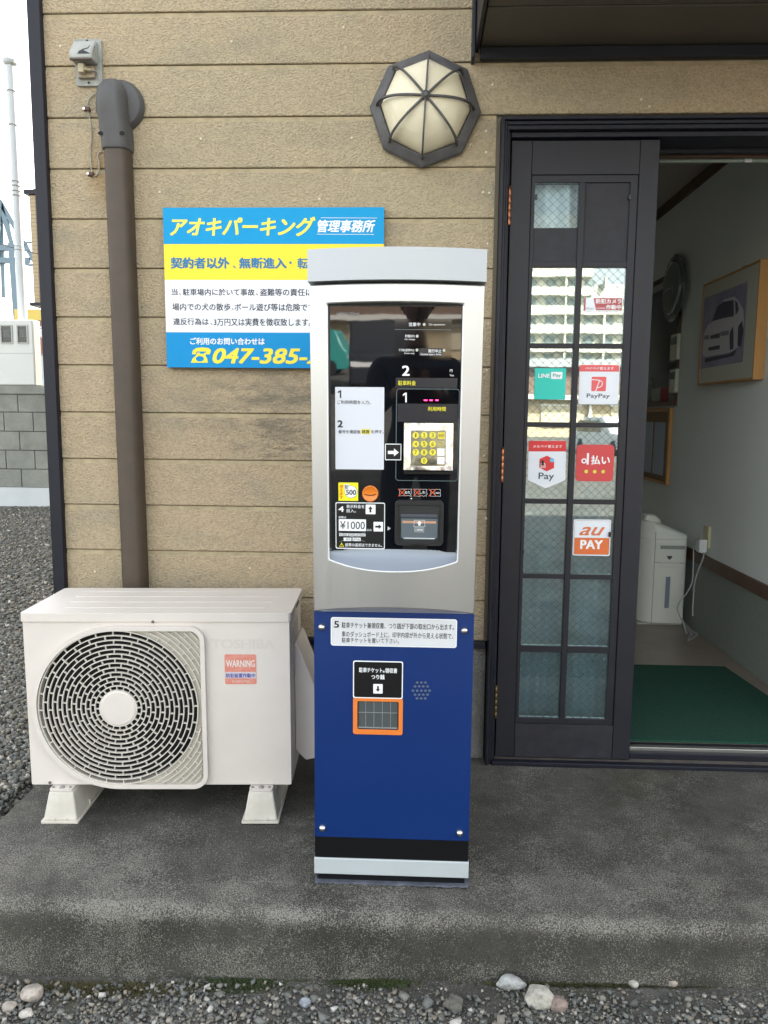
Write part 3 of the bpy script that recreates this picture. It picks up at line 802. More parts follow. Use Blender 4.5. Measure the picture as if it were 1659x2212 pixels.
# red square with three yellow dots
s5 = sticker('square red sticker with rounded corners and three yellow dots on the right pane column', 829, 288, 1318, 762, r3, M_('sticker_rose_red', (.58, .045, .05), .4), .013)
pd = Print(Fs, r3, .0008).text('払い', 1022, 428, 1268, 545, .03)
c = pd.pt(932, 498); pd.mb.prism(circ(c[0], c[1], .0088, 28), .0008, .0008, [circ(c[0], c[1], .0046, 20)])
pd.rr(967, 397, 995, 545, .0008); pd.build('printed_text', pw_m, s5)
Print(Fs, r3, .0008).dot(960, 635, .0060).dot(1070, 637, .0060).dot(1180, 637, .0060).build('printed_dot', M_('print_lime_yellow', (.68, .62, .06), .4), s5)
# orange and white square
s6 = sticker('white and orange square sticker with script letters, lowest on the right pane column', 790, 1258, 1275, 1727, r3, stw_m, .006)
Print(Fs, r3, .0008).rr(806, 1495, 1256, 1708, .003).build('printed_field', M_('sticker_orange', (.68, .15, .035), .4), s6)
Print(Fs, r3, .0012).text('PAY', 882, 1523, 1175, 1640, .04).build('printed_text', pw_m, s6)
Print(Fs, r3, .0008).text('au', 872, 1352, 1200, 1465, .02, .45).build('printed_text', M_('print_burnt_orange', (.62, .17, .06), .4), s6)
Print(Fs, r3, .0008).rr(804, 1272, 1262, 1712, .005, hole=.0007).build('printed_border', M_('print_brown_line', (.25, .08, .04), .4), s6)

# ------------------------------------------------------------------ parking sign on the wall
Fg = Face((0, -.030, 0), (1, 0, 0), (0, 0, 1))
z2 = lambda x, y: (331.9 + .2334*x, 420.4 + .2334*y)
sign = thing('parking_sign', 'blue, yellow and white parking notice board on the beige wall', 'sign', (-.47, -.03, 1.35))
SX0, SX1 = -.830, -.111
MB().box(SX0, -.0285, 1.352, SX1, -.004, 1.862).build('board', signside_m, sign, bevel=.001)
for a, b, mt in ((1.7480, 1.862, signblue_m), (1.6345, 1.7480, signyel_m), (1.4665, 1.6345, signwhite_m), (1.352, 1.4665, signblue2_m)):
    MB().box(SX0, -.030, a+.0001, SX1, -.0286, b-.0001).build('colour_band', mt, sign)
Print(Fg, z2).text('アオキパーキング', 150, 207, 1497, 385, .035, .28).build('printed_text', M_('print_sign_yellow', (.85, .74, .06), .35), sign)
Fd_ = lambda x, y: (x, y)
pt_ = Print(Fg).text('管理事務所', 686, 475, 811, 502, .035, .22)
pt_.line(693, 470.5, 815, 471, .0014).line(685, 506, 808, 506.5, .0014); pt_.build('printed_text', pw_m, sign)
Print(Fg, z2).text('契約者以外', 157, 580, 702, 686, .045).text('、', 733, 655, 760, 682, .03).text('無断進入', 790, 583, 1232, 686, .045).text('・', 1256, 618, 1278, 642, .03).text('転', 1330, 585, 1434, 688, .03).build('printed_text', signtxt_m, sign)
Print(Fg, z2).text('当', 165, 870, 222, 930, .02).text('、', 236, 912, 254, 932, .02).text('駐車場内に於いて事故', 270, 870, 935, 935, .02).text('、', 948, 914, 966, 934, .02).text('盗難等の責任は', 983, 870, 1470, 938, .02)\
    .text('場内での犬の散歩', 173, 1006, 712, 1074, .02).text('、', 722, 1050, 740, 1070, .02).text('ボール遊び等は危険です', 748, 1008, 1490, 1078, .02)\
    .text('違反行為は', 180, 1143, 510, 1208, .02).text('、', 526, 1186, 544, 1206, .02).text('3万円又は実費を徴収致します', 556, 1145, 1430, 1216, .02).text('。', 1434, 1192, 1456, 1214, .02).build('printed_text', signnavy_m, sign)
Print(Fg, z2).text('ご利用のお問い合わせは', 338, 1325, 1028, 1390, .03).build('printed_text', pw_m, sign)
pp = Print(Fg, z2).text('047-385-2', 545, 1422, 1548, 1566, .035, .25)
# telephone symbol: slanted body with a round dial and a handset
pp.poly([(343, 1556), (366, 1512), (392, 1490), (405, 1462), (430, 1462), (428, 1474), (468, 1474), (470, 1462), (490, 1462), (480, 1490), (497, 1520), (503, 1556)],
        holes=[[(400+38*math.cos(t)+28, 1520+26*math.sin(t)) for t in [i*math.pi/8 for i in range(16)]]])
pp.poly([(355, 1478), (365, 1440), (395, 1420), (450, 1414), (510, 1420), (532, 1440), (520, 1478), (488, 1478), (484, 1452), (400, 1452), (388, 1478)])
pp.build('printed_text', M_('print_sign_yellow', (.85, .70, .02), .35), sign)

# ------------------------------------------------------------------ octagonal wall lamp
lamp = thing('wall_lamp', 'octagonal wall lamp with frosted cream dome and dark ribs, above the machine', 'lamp', (.017, 0, 2.16))
LC = Vector((.0165, 0, 2.1600)); LRr = .176; tilt = R(87)
def octa(r, y, ph=tilt): return [Vector((LC.x + r*math.cos(ph + k*math.pi/4), y, LC.z + r*math.sin(ph + k*math.pi/4))) for k in range(8)]
def loft(rings, mb):
    n = len(rings[0]); vs = [p for r_ in rings for p in r_]
    fs = [(i*n+k, i*n+(k+1) % n, (i+1)*n+(k+1) % n, (i+1)*n+k) for i in range(len(rings)-1) for k in range(n)]
    return mb.add(vs, fs)
loft([octa(LRr-.004, -.003), octa(LRr+.002, -.018), octa(LRr-.002, -.026), octa(LRr-.030, -.040), octa(LRr-.034, -.036), octa(LRr-.034, -.02)], MB()).build('back_plate', lamprim_m, lamp, bevel=.002)
DR = LRr-.036; DH = .098
dr = []
for i in range(15):
    a = R(90*i/14); dr.append(octa(max(DR*math.cos(a)**.8 if i < 14 else .0005, .0005), -.030 - DH*math.sin(a)**1.0))
loft(dr, MB()).build('dome', lampglass_m, lamp, smooth=30)
for k in range(8):
    ph = tilt + k*math.pi/4; d = Vector((math.cos(ph), 0, math.sin(ph))); tz = Vector((-math.sin(ph), 0, math.cos(ph)))
    vs = []; fs = []; W2 = .0028
    for i in range(17):
        a = R(90*i/16); r0 = (LRr-.020)*math.cos(a)**.62; h0 = -.036 - (DH+.004)*math.sin(a)
        ri = max(r0-.010*math.cos(a), 0); hi = h0 + .008*math.sin(a)+.001
        for (rr_, hh) in ((r0, h0), (ri, hi)):
            for s_ in (-1, 1): vs.append(LC + d*rr_ + tz*W2*s_ + Vector((0, hh, 0)))
    for i in range(16):
        o = i*4
        for a, b in ((0, 1), (1, 3), (3, 2), (2, 0)): fs.append((o+a, o+b, o+4+b, o+4+a))
    fs += [(0, 1, 3, 2), (64, 65, 67, 66)]
    MB().add(vs, fs).build('rib', lamprim_m, lamp, bevel=.0008)
hub = MB().lathe([(.013, 0), (.013, .008), (.010, .011), (.0095, .009), (0, .009)], 20, Matrix.Translation((LC.x, -.036-DH+.003, LC.z)) @ Matrix.Rotation(R(90), 4, 'X'))
hub = hub.build('hub', lamprim_m, lamp, smooth=40)
MB().lathe([(.0075, 0), (.0075, .003), (.006, .0045), (0, .005)], 16, Matrix.Translation((LC.x, -.036-DH-.006, LC.z)) @ Matrix.Rotation(R(90), 4, 'X')).build('screw', lamprim_m, hub, smooth=40)

# ------------------------------------------------------------------ pipe cover on the wall
pc = thing('pipe_cover', 'brown plastic pipe duct running down the wall behind the air conditioner', 'pipe cover', (-.965, 0, .3))
dp = [(-.038, .0), (.040, .0), (.040, .040), (.033, .055), (.022, .062), (-.022, .062), (-.034, .055), (-.038, .042)]
def ductseg(cx0, z0, cx1, z1, sc_=1.0):
    vs = []; n = len(dp)
    for cx, z in ((cx0, z0), (cx1, z1)):
        vs += [(cx + p[0]*sc_, -.004-p[1]*sc_, z) for p in dp]
    return vs, [(k, (k+1) % n, n+(k+1) % n, n+k) for k in range(n)] + [tuple(range(n)), tuple(range(n, 2*n))]
MB().add(*ductseg(-.972, 2.075, -.958, .18)).build('duct', duct_m, pc, bevel=.004)
eb = MB(); rings = []
for (z, w_, d0, d1, cx) in ((2.035, .045, .002, .072, -.9725), (2.062, .0455, .002, .074, -.9725), (2.090, .0465, .002, .078, -.9735), (2.115, .045, .002, .084, -.975), (2.16, .046, .002, .090, -.977), (2.195, .045, .002, .090, -.977), (2.22, .040, .002, .084, -.977), (2.242, .028, .002, .066, -.977), (2.252, .012, .002, .045, -.977)):
    rr_ = [(cx + w_*a, -(d0 + (d1-d0)*b), z) for a, b in ((-1, 0), (1, 0), (1, .6), (.88, .86), (.6, 1), (-.6, 1), (-.88, .86), (-1, .6))]
    rings.append([Vector(p) for p in rr_])
loft(rings, eb); n8 = 8; eb.f.append(tuple(range(8))); eb.f.append(tuple(range(len(eb.v)-8, len(eb.v))))
eb.build('elbow', ductg_m, pc, bevel=.006, seg=3)
cap = MB().lathe([(.079, 0), (.079, .012), (.070, .026), (.05, .032), (0, .034)], 40, Matrix.Translation((-.967, -.002, 2.182)) @ Matrix.Rotation(R(90), 4, 'X'))
cap.build('wall_cap', ductg_m, pc, smooth=35)
for (x, z) in ((-.940, 2.077), (-1.008, 2.077)):
    MB().lathe([(.006, 0), (.006, .002), (0, .002)], 14, Matrix.Translation((x, -.0735, z)) @ Matrix.Rotation(R(90), 4, 'X') @ Matrix.Scale(1.5, 4, (1, 0, 0))).build('screw_hole', dark_m, pc)

# ------------------------------------------------------------------ outdoor socket with hood, plug and cord
ob = thing('outdoor_socket', 'weathered grey hooded power socket high on the wall, paint peeled', 'power socket', (-1.07, 0, 2.31))
sock_m = M_('chalky_grey_plastic', (.36, .37, .35), .8, noise=(28, .8, (.23, .25, .22)))
B0 = -1.067
MB(Matrix(((1, 0, 0, 0), (0, 0, -1, 0), (0, 1, 0, 0), (0, 0, 0, 1)))).prism(rrect(B0-.040, 2.243, B0+.046, 2.384, .009), .002, .014).build('back_plate', sock_m, ob, bevel=.002)
hp = [(-.014, 2.376), (-.034, 2.366), (-.064, 2.328), (-.070, 2.312), (-.070, 2.300), (-.014, 2.300)]
hd = MB().profile_x([(-.0145, 2.3755), (-.030, 2.370), (-.062, 2.330), (-.066, 2.316), (-.066, 2.303), (-.0145, 2.303)], B0-.038, B0+.036)
hd.build('hood', M_('peeling_grey_paint', (.40, .41, .39), .75, noise=(16, .9, (.30, .31, .29))), ob, bevel=.006, seg=3)
MB().prism([(-.0668, 2.3165), (-.0668, 2.311), (-.0668, 2.311)], 0, 0) if False else None
pk = MB(); g = random.Random(2)
# bare dark patch where the paint has flaked off the hood
a0, a1 = Vector((B0-.006, -.0625, 2.3285)), Vector((B0+.0372, -.0385, 2.359))
pk.add([(B0-.010, -.0662, 2.317), (B0+.030, -.0662, 2.317), (B0+.0368, -.0600, 2.318), (B0+.0368, -.0385, 2.352), (B0+.022, -.0455, 2.3515), (B0+.020, -.0550, 2.3405), (B0+.006, -.0590, 2.3350), (B0+.002, -.0625, 2.3305), (B0-.006, -.0640, 2.3260)],
       [tuple(range(9))]); pk.build('bare_patch', M_('bare_black_plastic', (.02, .02, .022), .5), ob)
MB().box(B0-.036, -.0665, 2.2995, B0+.034, -.058, 2.3065).build('hood_lip', M_('brown_plastic', (.10, .075, .06), .7), ob, bevel=.002)
MB().box(B0-.028, -.030, 2.262, B0+.026, -.0145, 2.298).build('socket_well', M_('rusty_stained_plastic', (.30, .22, .14), .8, noise=(30, .8, (.45, .42, .34))), ob, bevel=.003)
for z in (2.252, 2.378):
    MB().lathe([(.004, 0), (.0035, .002), (0, .002)], 12, Matrix.Translation((B0+.002, -.0142, z)) @ Matrix.Rotation(R(90), 4, 'X')).build('screw', M_('rusty_screw', (.05, .035, .03), .6, .5), ob)
cord = thing('wall_cable', 'thin grey power cord plugged into the wall socket and clipped beside the duct', 'power cord', (-1.03, 0, 2.15))
plug_m = M_('aged_cream_plug', (.48, .42, .28), .6, noise=(40, .6, (.36, .30, .19)))
pg = MB().box(B0-.018, -.050, 2.270, B0+.002, -.030, 2.298).build('plug', plug_m, cord, bevel=.003)
sb = MB()
for i in range(6): sb.lathe([(.0062-.0004*i, 0), (.0062-.0004*i, .0018)], 10, Matrix.Translation((B0+.004+i*.0032, -.044, 2.281-.0006*i)) @ Matrix.Rotation(R(90), 4, 'Y'))
sb.tube([(B0, -.044, 2.281), (B0+.022, -.044, 2.278)], .004, 8); sb.build('strain_relief', plug_m, cord)
def smoothpath(pts, n=6):
    P = [Vector(p) for p in pts]; out = []
    for i in range(len(P)-1):
        p0, p1, p2, p3 = P[max(i-1, 0)], P[i], P[i+1], P[min(i+2, len(P)-1)]
        for j in range(n):
            t = j/n; out.append(.5*((2*p1)+(-p0+p2)*t+(2*p0-5*p1+4*p2-p3)*t*t+(-p0+3*p1-3*p2+p3)*t**3))
    out.append(P[-1]); return out
cord_m = M_('grey_cord', (.42, .40, .34), .6, noise=(120, .7, (.22, .21, .18)))
q1 = lambda x, y: Face((0, -.006, 0), (1, 0, 0), (0, 0, 1)).uv(x*.25, y*.25)
A = [(B0+.022, -.044, 2.278)] + [(q1(x, y)[0], -.02 if i < 2 else -.010, q1(x, y)[1]) for i, (x, y) in enumerate(((852, 640), (880, 700), (895, 760)))]
MB().tube(smoothpath(A), .0022, 6).build('cable', cord_m, cord, smooth=60)
A = [(q1(x, y)[0], -.009, q1(x, y)[1]) for (x, y) in ((850, 800), (800, 830), (770, 870), (758, 930), (772, 1000), (790, 1100), (795, 1200), (785, 1300), (788, 1400), (797, 1490), (812, 1525), (840, 1510), (862, 1460), (858, 1400), (850, 1350), (862, 1315), (885, 1312))]
MB().tube(smoothpath(A), .0022, 6).build('cable', cord_m, cord, smooth=60)
for (x, y, mt) in ((758, 948, 'r'), (792, 1508, 'r')):
    u, v = q1(x, y); MB().box(u-.011, -.016, v-.006, u+.009, -.004, v+.006).build('cable_clip', M_('rusty_clip', (.09, .04, .03), .6), cord, bevel=.002)
    MB().lathe([(.0045, 0), (.004, .0025), (0, .003)], 10, Matrix.Translation((u-.008, -.016, v)) @ Matrix.Rotation(R(90), 4, 'X')).build('clip_nail', screw_m, cord)

# ------------------------------------------------------------------ air conditioner outdoor unit
AO = Vector((-1.132, -.466, 0)); aa = R(2.6); tl = R(.35)
AU = Vector((math.cos(aa)*math.cos(tl), math.sin(aa), math.sin(tl))).normalized(); AV = Vector((0, 0, 1)); AV = (AV - AU*AV.dot(AU)).normalized(); AN = AU.cross(AV)
Fa = Face(AO, AU, AV, AN)
AM = Fa.mat()            # local: x along the front, y up, z out of the front
ac = thing('air_conditioner', 'ivory white outdoor air conditioner unit with round fan grille beside the blue machine', 'air conditioner', tuple(AO + AU*.39 - AN*.17 + Vector((0, 0, .1))))
d8 = lambda x, y: (33.2 + .4001*x, 1244.5 + .4001*y)
def auv(x, y): return Fa.uv(*d8(x, y))
AW, ZB, ZT, AD = .778, .098, .596, .30
cu_, cv_ = auv(562, 707); RG = .2345
hole = circ(cu_, cv_, RG, 72)
MB(AM).prism(rrect(0.002, ZB, AW-.002, ZT+.004, .004), -.022, 0, [hole]).build('front_panel', ac_m, ac, bevel=.009, seg=4)
sh = MB(AM); sh.box(.001, ZB+.002, -AD, .022, ZT+.002, -.0225).box(AW-.022, ZB+.002, -AD, AW-.001, ZT+.002, -.0225).box(.0225, ZB+.002, -AD, AW-.0225, ZT+.002, -AD+.01).box(.0225, ZB+.002, -AD+.011, AW-.0225, ZB+.01, -.0225)
sh.build('casing', ac_m, ac)
MB(AM).box(.03, ZB+.012, -.17, AW-.03, ZT, -.16).lathe([(RG+.0005, -.16), (RG+.0005, -.021)], 60, Matrix.Translation((cu_, cv_, 0))).build('fan_cavity', dark_m, ac)
lid = MB(AM).prism(rrect(-.004, -AD-.022, AW+.004, .006, .012), ZT+.002, .6235, M=Matrix(((1, 0, 0, 0), (0, 0, 1, 0), (0, 1, 0, 0), (0, 0, 0, 1))))
lid.build('lid', ac_m, ac, bevel=.013, seg=5)
rl = MB(AM)
for i, (z, x0, x1) in enumerate(((-.06, .10, .70), (-.13, .09, .71), (-.20, .08, .72), (-.27, .07, .70))):
    rl.box(x0, .6232, z-.0028, x1, .6246, z+.0028)
rl.build('lid_rib', ac_m, ac, bevel=.001)
# rim: circle on the left, squared on the right
def rim(off):
    P = []; Rr = RG + off; xr = cu_ + .2425 + off; top = cv_ + RG*.985 + off; bot = cv_ - RG*.985 - off; cr = .028 + off
    for i in range(41):
        t = R(90 + 180*i/40); P.append((cu_ + Rr*math.cos(t), cv_ + (RG*.985+off)*math.sin(t)))
    for i in range(9):
        t = R(-90 + 90*i/8); P.append((xr-cr+cr*math.cos(t), bot+cr+cr*math.sin(t)))
    for i in range(9):
        t = R(90*i/8); P.append((xr-cr+cr*math.cos(t), top-cr+cr*math.sin(t)))
    return P
MB(AM).prism(rim(.016), -.004, .016, [rim(.003)]).build('grille_rim', ac_m, ac, bevel=.005, seg=3)
MB(AM).prism(rim(.0025), .0005, .0022, [circ(cu_, cv_, RG-.0005, 72)]).build('grille_backing', acback_m, ac)
# fan behind the grille
fb = MB(AM)
for k in range(3):
    vs = []; 
    for i in range(9):
        r_ = .05 + .16*i/8
        for j in range(7):
            a = R(120*k + 12 + 78*j/6 + 14*(i/8)**2); vs.append((cu_ + r_*math.cos(a), cv_ + r_*math.sin(a), -.115 + .055*j/6))
    fb.add(vs, [(i*7+j, i*7+j+1, (i+1)*7+j+1, (i+1)*7+j) for i in range(8) for j in range(6)])
fb.lathe([(.055, -.12), (.055, -.07), (.04, -.055), (0, -.05)], 24, Matrix.Translation((cu_, cv_, 0)))
fb.build('fan', fan_m, ac, smooth=40)
xr_, tp_, bt_ = cu_+.2425, cv_+RG*.985, cv_-RG*.985
def inside(x, y, e=0.0):
    if math.hypot(x-cu_, y-cv_) <= RG+.001: return True
    return cu_ < x < xr_-e and bt_+e < y < tp_-e
NR = 13; R0 = .0545; DRr = (RG-.001-R0)/NR; radii = [R0 + DRr*i for i in range(NR+9)]
TH = .0014
for ir, r_ in enumerate(radii):
    mb = MB(AM); n = max(48, int(r_*420)); on = [inside(cu_+r_*math.cos(2*math.pi*(i+.5)/n), cv_+r_*math.sin(2*math.pi*(i+.5)/n), .002) for i in range(n)]
    if not any(on): continue
    z0 = .004 if r_ < RG else .003
    z1 = .0115
    order = list(range(n))
    if not all(on):
        s0 = next(i for i in range(n) if not on[i]); order = [(s0+i) % n for i in range(n)]
    prev_on = True
    for i in order:
        if not on[i]:
            if mb.v: mb.build('grille_ring', acgr_m, ac, fix=False); mb = MB(AM)
            continue
        a, b = 2*math.pi*i/n, 2*math.pi*(i+1)/n
        vs = [(cu_+(r_+s_*TH)*math.cos(t), cv_+(r_+s_*TH)*math.sin(t), z) for t in (a, b) for s_ in (-1, 1) for z in (z0, z1)]
        mb.add(vs, [(0, 1, 5, 4), (2, 6, 7, 3), (1, 3, 7, 5), (0, 4, 6, 2)])
    if mb.v: mb.build('grille_ring', acgr_m, ac, fix=False)
lk = MB(AM)
for ir in range(len(radii)-1):
    ra, rb = radii[ir]+TH, radii[ir+1]-TH
    n = 24 if ir > 4 else 20
    if ir > 10: n = 28
    for k in range(n):
        t = 2*math.pi*(k + (.5 if ir % 2 else 0))/n + .03
        rm = (ra+rb)/2
        if not inside(cu_+(rb+.004)*math.cos(t), cv_+(rb+.004)*math.sin(t), .001) and rm > RG: continue
        if ir == NR and False: continue
        d = Vector((math.cos(t), math.sin(t), 0)); e = Vector((-math.sin(t), math.cos(t), 0))*.0013; c_ = Vector((cu_, cv_, 0))
        z0 = .004; z1 = .0108
        vs = [c_ + d*rr_ + e*s_ + Vector((0, 0, z)) for rr_ in (ra, rb) for s_ in (-1, 1) for z in (z0, z1)]
        lk.add(vs, [(0, 1, 5, 4), (2, 6, 7, 3), (1, 3, 7, 5), (0, 4, 6, 2)])
lk.build('grille_link', acgr_m, ac, kind='stuff', fix=False)
MB(AM).lathe([(R0-.001, .002), (R0-.001, .011), (R0-.006, .0135), (0, .0140)], 48, Matrix.Translation((cu_, cv_, 0))).build('grille_hub', ac_m, ac, smooth=10)
Print(Fa, d8, .0006).text('TOSHIBA', 1058, 340, 1402, 392, .03).build('embossed_lettering', M_('emboss_ivory', (.635, .585, .545), .5), ac)
for (x, y) in ((745, 244), (187, 1114), (1408, 1137)):
    u, v = auv(x, y); MB(AM).lathe([(.0045, 0), (.0045, .002), (.003, .004), (0, .004)], 14, Matrix.Translation((u, v, 0.005 if y < 300 else 0))).build('screw', M_('dull_screw', (.2, .19, .18), .5, .8), ac, smooth=40)
# valve cover bulging from the right side
vc = MB(AM).prism([(AW, .16), (AW+.030, .128), (AW+.066, .135), (AW+.066, .36), (AW+.040, .42), (AW+.010, .50), (AW, .50)], -.29, -.10)
vc.build('valve_cover', ac_m, ac, bevel=.012, seg=3)
MB(AM).box(AW-.0008, .40, -.20, AW+.0008, .56, -.07).build('side_handle', M_('handle_shade', (.45, .42, .39), .5), ac)
MB(AM).box(AW+.0035, .6055, -.20, AW+.0052, .613, -.13).build('vent_slot', dark_m, ac)
MB(AM).box(.006, ZT-.0005, -.3, AW-.006, ZT+.0018, -.0015).build('lid_gasket', M_('seam_grey', (.16, .15, .14), .7), ac)
for (za, zb_) in ((.585, .560), (.598, .59)): pass
# warning sticker
ws = thing('warning_sticker', 'faded red warning sticker on the front of the air conditioner', 'sticker', tuple(AO + AU*.6 + Vector((0, 0, .45))))
Print(Fa, d8, .0009).rr(1131, 422, 1301, 583, .005).build('backing', M_('faded_pink_red', (.66, .21, .155), .5, noise=(60, .7, (.72, .36, .28))), ws)
Print(Fa, d8, .0012).rr(1134, 517, 1299, 551, .0).build('white_band', M_('faded_white', (.62, .58, .62), .5), ws)
Print(Fa, d8, .0015).text('WARNING', 1138, 453, 1293, 490, .03).text('SECURITY SYSTEM', 1170, 563, 1264, 573).build('printed_text', M_('print_offwhite', (.78, .72, .68), .5), ws)
Print(Fa, d8, .0015).text('防犯装置作動中', 1138, 524, 1295, 548, .03).build('printed_text', M_('print_blue', (.05, .05, .32), .5), ws)
# plastic support blocks
def foot(u0, u1, label):
    t = thing('support_block', label, 'support block', tuple(AO + AU*((u0+u1)/2) - AN*.16), 'plastic blocks under the air conditioner')
    um = (u0+u1)/2; w0 = (u1-u0)/2; w1 = w0*.64
    def ring(w_, n0, n1, z): return [(um-w_, z, n0), (um+w_, z, n0), (um+w_, z, n1), (um-w_, z, n1)]
    off = -.002
    b0 = ring(w0-.005, .040, -.36, .006); b1 = ring(w1, .026, -.35, ZB-.010)
    MB(AM).add(b0+b1, [(0, 1, 5, 4), (1, 2, 6, 5), (2, 3, 7, 6), (3, 0, 4, 7), (4, 5, 6, 7), (3, 2, 1, 0)]).build('block_body', feet_m, t, bevel=.004)
    MB(AM).prism(rrect(um-w0, -.047, um+w0, .368, .004), .0, .0065, M=Matrix(((1, 0, 0, 0), (0, 0, 1, 0), (0, -1, 0, 0), (0, 0, 0, 1)))).build('base_flange', feet_m, t, bevel=.0015)
    for dx in (-.018, .018): MB(AM).prism([(.046, .006), (.0375, .006), (.0345, .022)], um+dx-.0012, um+dx+.0012, M=Matrix(((0, 0, 1, 0), (0, 1, 0, 0), (1, 0, 0, 0), (0, 0, 0, 1)))).build('gusset', feet_m, t)
    for dz in (-.06, -.18): MB(AM).box(u1-.014, .006, dz-.0015, u1-.003, .020, dz+.0015).build('gusset', feet_m, t)
    MB(AM).prism(rrect(um-.034, -.026, um+.034, .05, .006), ZB-.009, ZB-.002, M=Matrix(((1, 0, 0, 0), (0, 0, 1, 0), (0, -1, 0, 0), (0, 0, 0, 1)))).build('mounting_plate', ac_m, t, bevel=.0015)
    pl_ = MB(AM)
    for dx in (-.026, .024): pl_.lathe([(.004, 0), (.004, .003), (0, .003)], 10, Matrix.Translation((um+dx, ZB-.002, .014)) @ Matrix.Rotation(R(-90), 4, 'X'))
    pl_.lathe([(.008, 0), (.008, .002), (.004, .005), (0, .006)], 14, Matrix.Translation((um, ZB-.002, .014)) @ Matrix.Rotation(R(-90), 4, 'X'))
    pl_.build('bolt', M_('galvanised', (.35, .34, .32), .5, .8), t)
foot(.043, .153, 'ivory plastic support block under the left end of the air conditioner')
foot(.633, .743, 'ivory plastic support block under the right end of the air conditioner, near the machine')

# ------------------------------------------------------------------ parking payment machine
MC = -.048            # centre x
pm = thing('payment_machine', 'tall silver and blue parking ticket payment machine on the concrete step', 'payment machine', (MC, -.57, 0))
YF = -.752
Fb = Face((0, YF, 0), (1, 0, 0), (0, 0, 1))
cl_ = lambda x, y: (663.7 + .2875*x, 1299.8 + .2875*y)
TILT = R(2.9)
def yt(z): return -.762 - math.tan(TILT)*(z-.72)      # sides of the silver door
Fp = Face((0, yt(1.1)+.006, 1.1), (1, 0, 0), (0, -math.sin(TILT), math.cos(TILT)))
za = lambda x, y: (663.7 + .25*x, 525.4 + .25*y)
zb6 = lambda x, y: (663.7 + .25*x, 857.2 + .25*y)
MB().box(MC-.190, -.745, .0, MC+.188, -.385, .052).build('plinth', black_m, pm, bevel=.002)
MB().box(MC-.1985, -.757, .0275, MC+.1975, -.380, .071).build('base_bar', bar_m, pm, bevel=.002)
MB().box(MC-.197, -.750, .0715, MC+.1955, -.382, .72).build('lower_cabinet', blueside_m, pm, bevel=.002)
# lower front: black band and blue panel with real openings
u0, v0, u1, v1 = Fb.box_uv(*cl_(377, 745), *cl_(687, 957))
holes = [rrect(u0, v0, u1, v1, .004)]
sp = []
for row, xs_ in ((606, (826, 858, 888)), (635, (810, 841, 872, 904)), (667, (794, 826, 857, 888, 919)), (697, (810, 841, 872, 904)), (725, (825, 856, 886))):
    for x in xs_: sp.append(Fb.uv(*cl_(x, row)))
holes += [circ(p[0], p[1], .0036, 10) for p in sp]
MB(Fb.mat()).prism(rrect(MC-.197, .128, MC+.1965, .7205), -.0015, .002, holes).build('blue_front_panel', blue_m, pm)
MB().box(MC-.1968, YF-.0012, .0715, MC+.196, YF+.001, .1275).build('black_band', black_m, pm)
MB(Fb.mat()).add([(0, 0, 0)], []) 
MB().box(sp[9][0]-.03, YF+.0014, sp[9][1]-.03, sp[9][0]+.03, YF+.0018, sp[9][1]+.03).build('speaker_backing', M_('speaker_grey', (.22, .25, .29), .4), pm)
# ticket tray: recessed pocket with orange surround and ribbed flap
ou = Fb.box_uv(*cl_(345, 718), *cl_(718, 994))
MB(Fb.mat()).prism(rrect(*ou, .006), .002, .0042, [rrect(u0, v0, u1, v1, .004)]).build('tray_surround', M_('orange_plastic', (.72, .19, .03), .4), pm, bevel=.0006)
pk_ = MB(Fb.mat()); pk_.box(u0, v0, -.0014, u1, v1, -.0011)
pk_.build('tray_back', M_('tray_dark', (.03, .033, .036), .4), pm)
fl_ = MB(Fb.mat()).box(u0+.003, v0+.004, -.0008, u1-.003, v1-.001, .0006).build('tray_flap', M_('smoked_plastic', (.075, .085, .088), .12, ior=1.5), pm)
rb = MB(Fb.mat())
for x in (440, 502, 565, 627): 
    a = Fb.uv(*cl_(x, 760)); rb.box(a[0]-.0006, v0+.005, .0006, a[0]+.0006, v1-.002, .0018)
a = Fb.uv(*cl_(530, 832)); rb.box(u0+.003, a[1]-.0006, .0006, u1-.003, a[1]+.0006, .0018)
rb.box(u0+.003, v0+.003, .0004, u1-.003, v0+.0055, .0026); rb.build('flap_rib', M_('clear_plastic_edge', (.25, .27, .27), .2), fl_)
# printed labels on the lower front
Print(Fb, cl_, .0024).rr(178, 122, 1124, 336, .006).build('label_border', pw_m, pm)
Print(Fb, cl_, .0028).rr(184, 128, 1118, 330, .005).build('instruction_label', M_('label_silver_grey', (.62, .63, .65), .4), pm)
Print(Fb, cl_, .0032).text('5', 202, 142, 240, 193, .03).text('駐車チケット兼領収書、つり銭が下部の取出口から出ます。', 260, 158, 1102, 203, .016)\
    .text('車のダッシュボード上に、印字内容が外から見える状態で、', 260, 226, 1096, 270, .01).text('駐車チケットを置いて下さい。', 260, 270, 690, 308, .01).build('printed_text', pk_m, pm)
Print(Fb, cl_, .0046).rr(345, 441, 719, 722, .005).build('label_border', pw_m, pm)
Print(Fb, cl_, .0050).rr(353, 449, 711, 714, .004).build('ticket_label', black_m, pm)
Print(Fb, cl_, .0054).text('駐車チケット', 390, 490, 565, 527, .025).text('兼', 568, 513, 583, 528, .02).text('領収書', 586, 494, 676, 531, .025).text('つり銭', 482, 542, 582, 578, .03).rr(497, 613, 567, 684, .0015).build('printed_text', pw_m, pm)
Print(Fb, cl_, .0058).arrow(515, 628, 549, 670, 'd').build('printed_arrow', pk_m, pm)
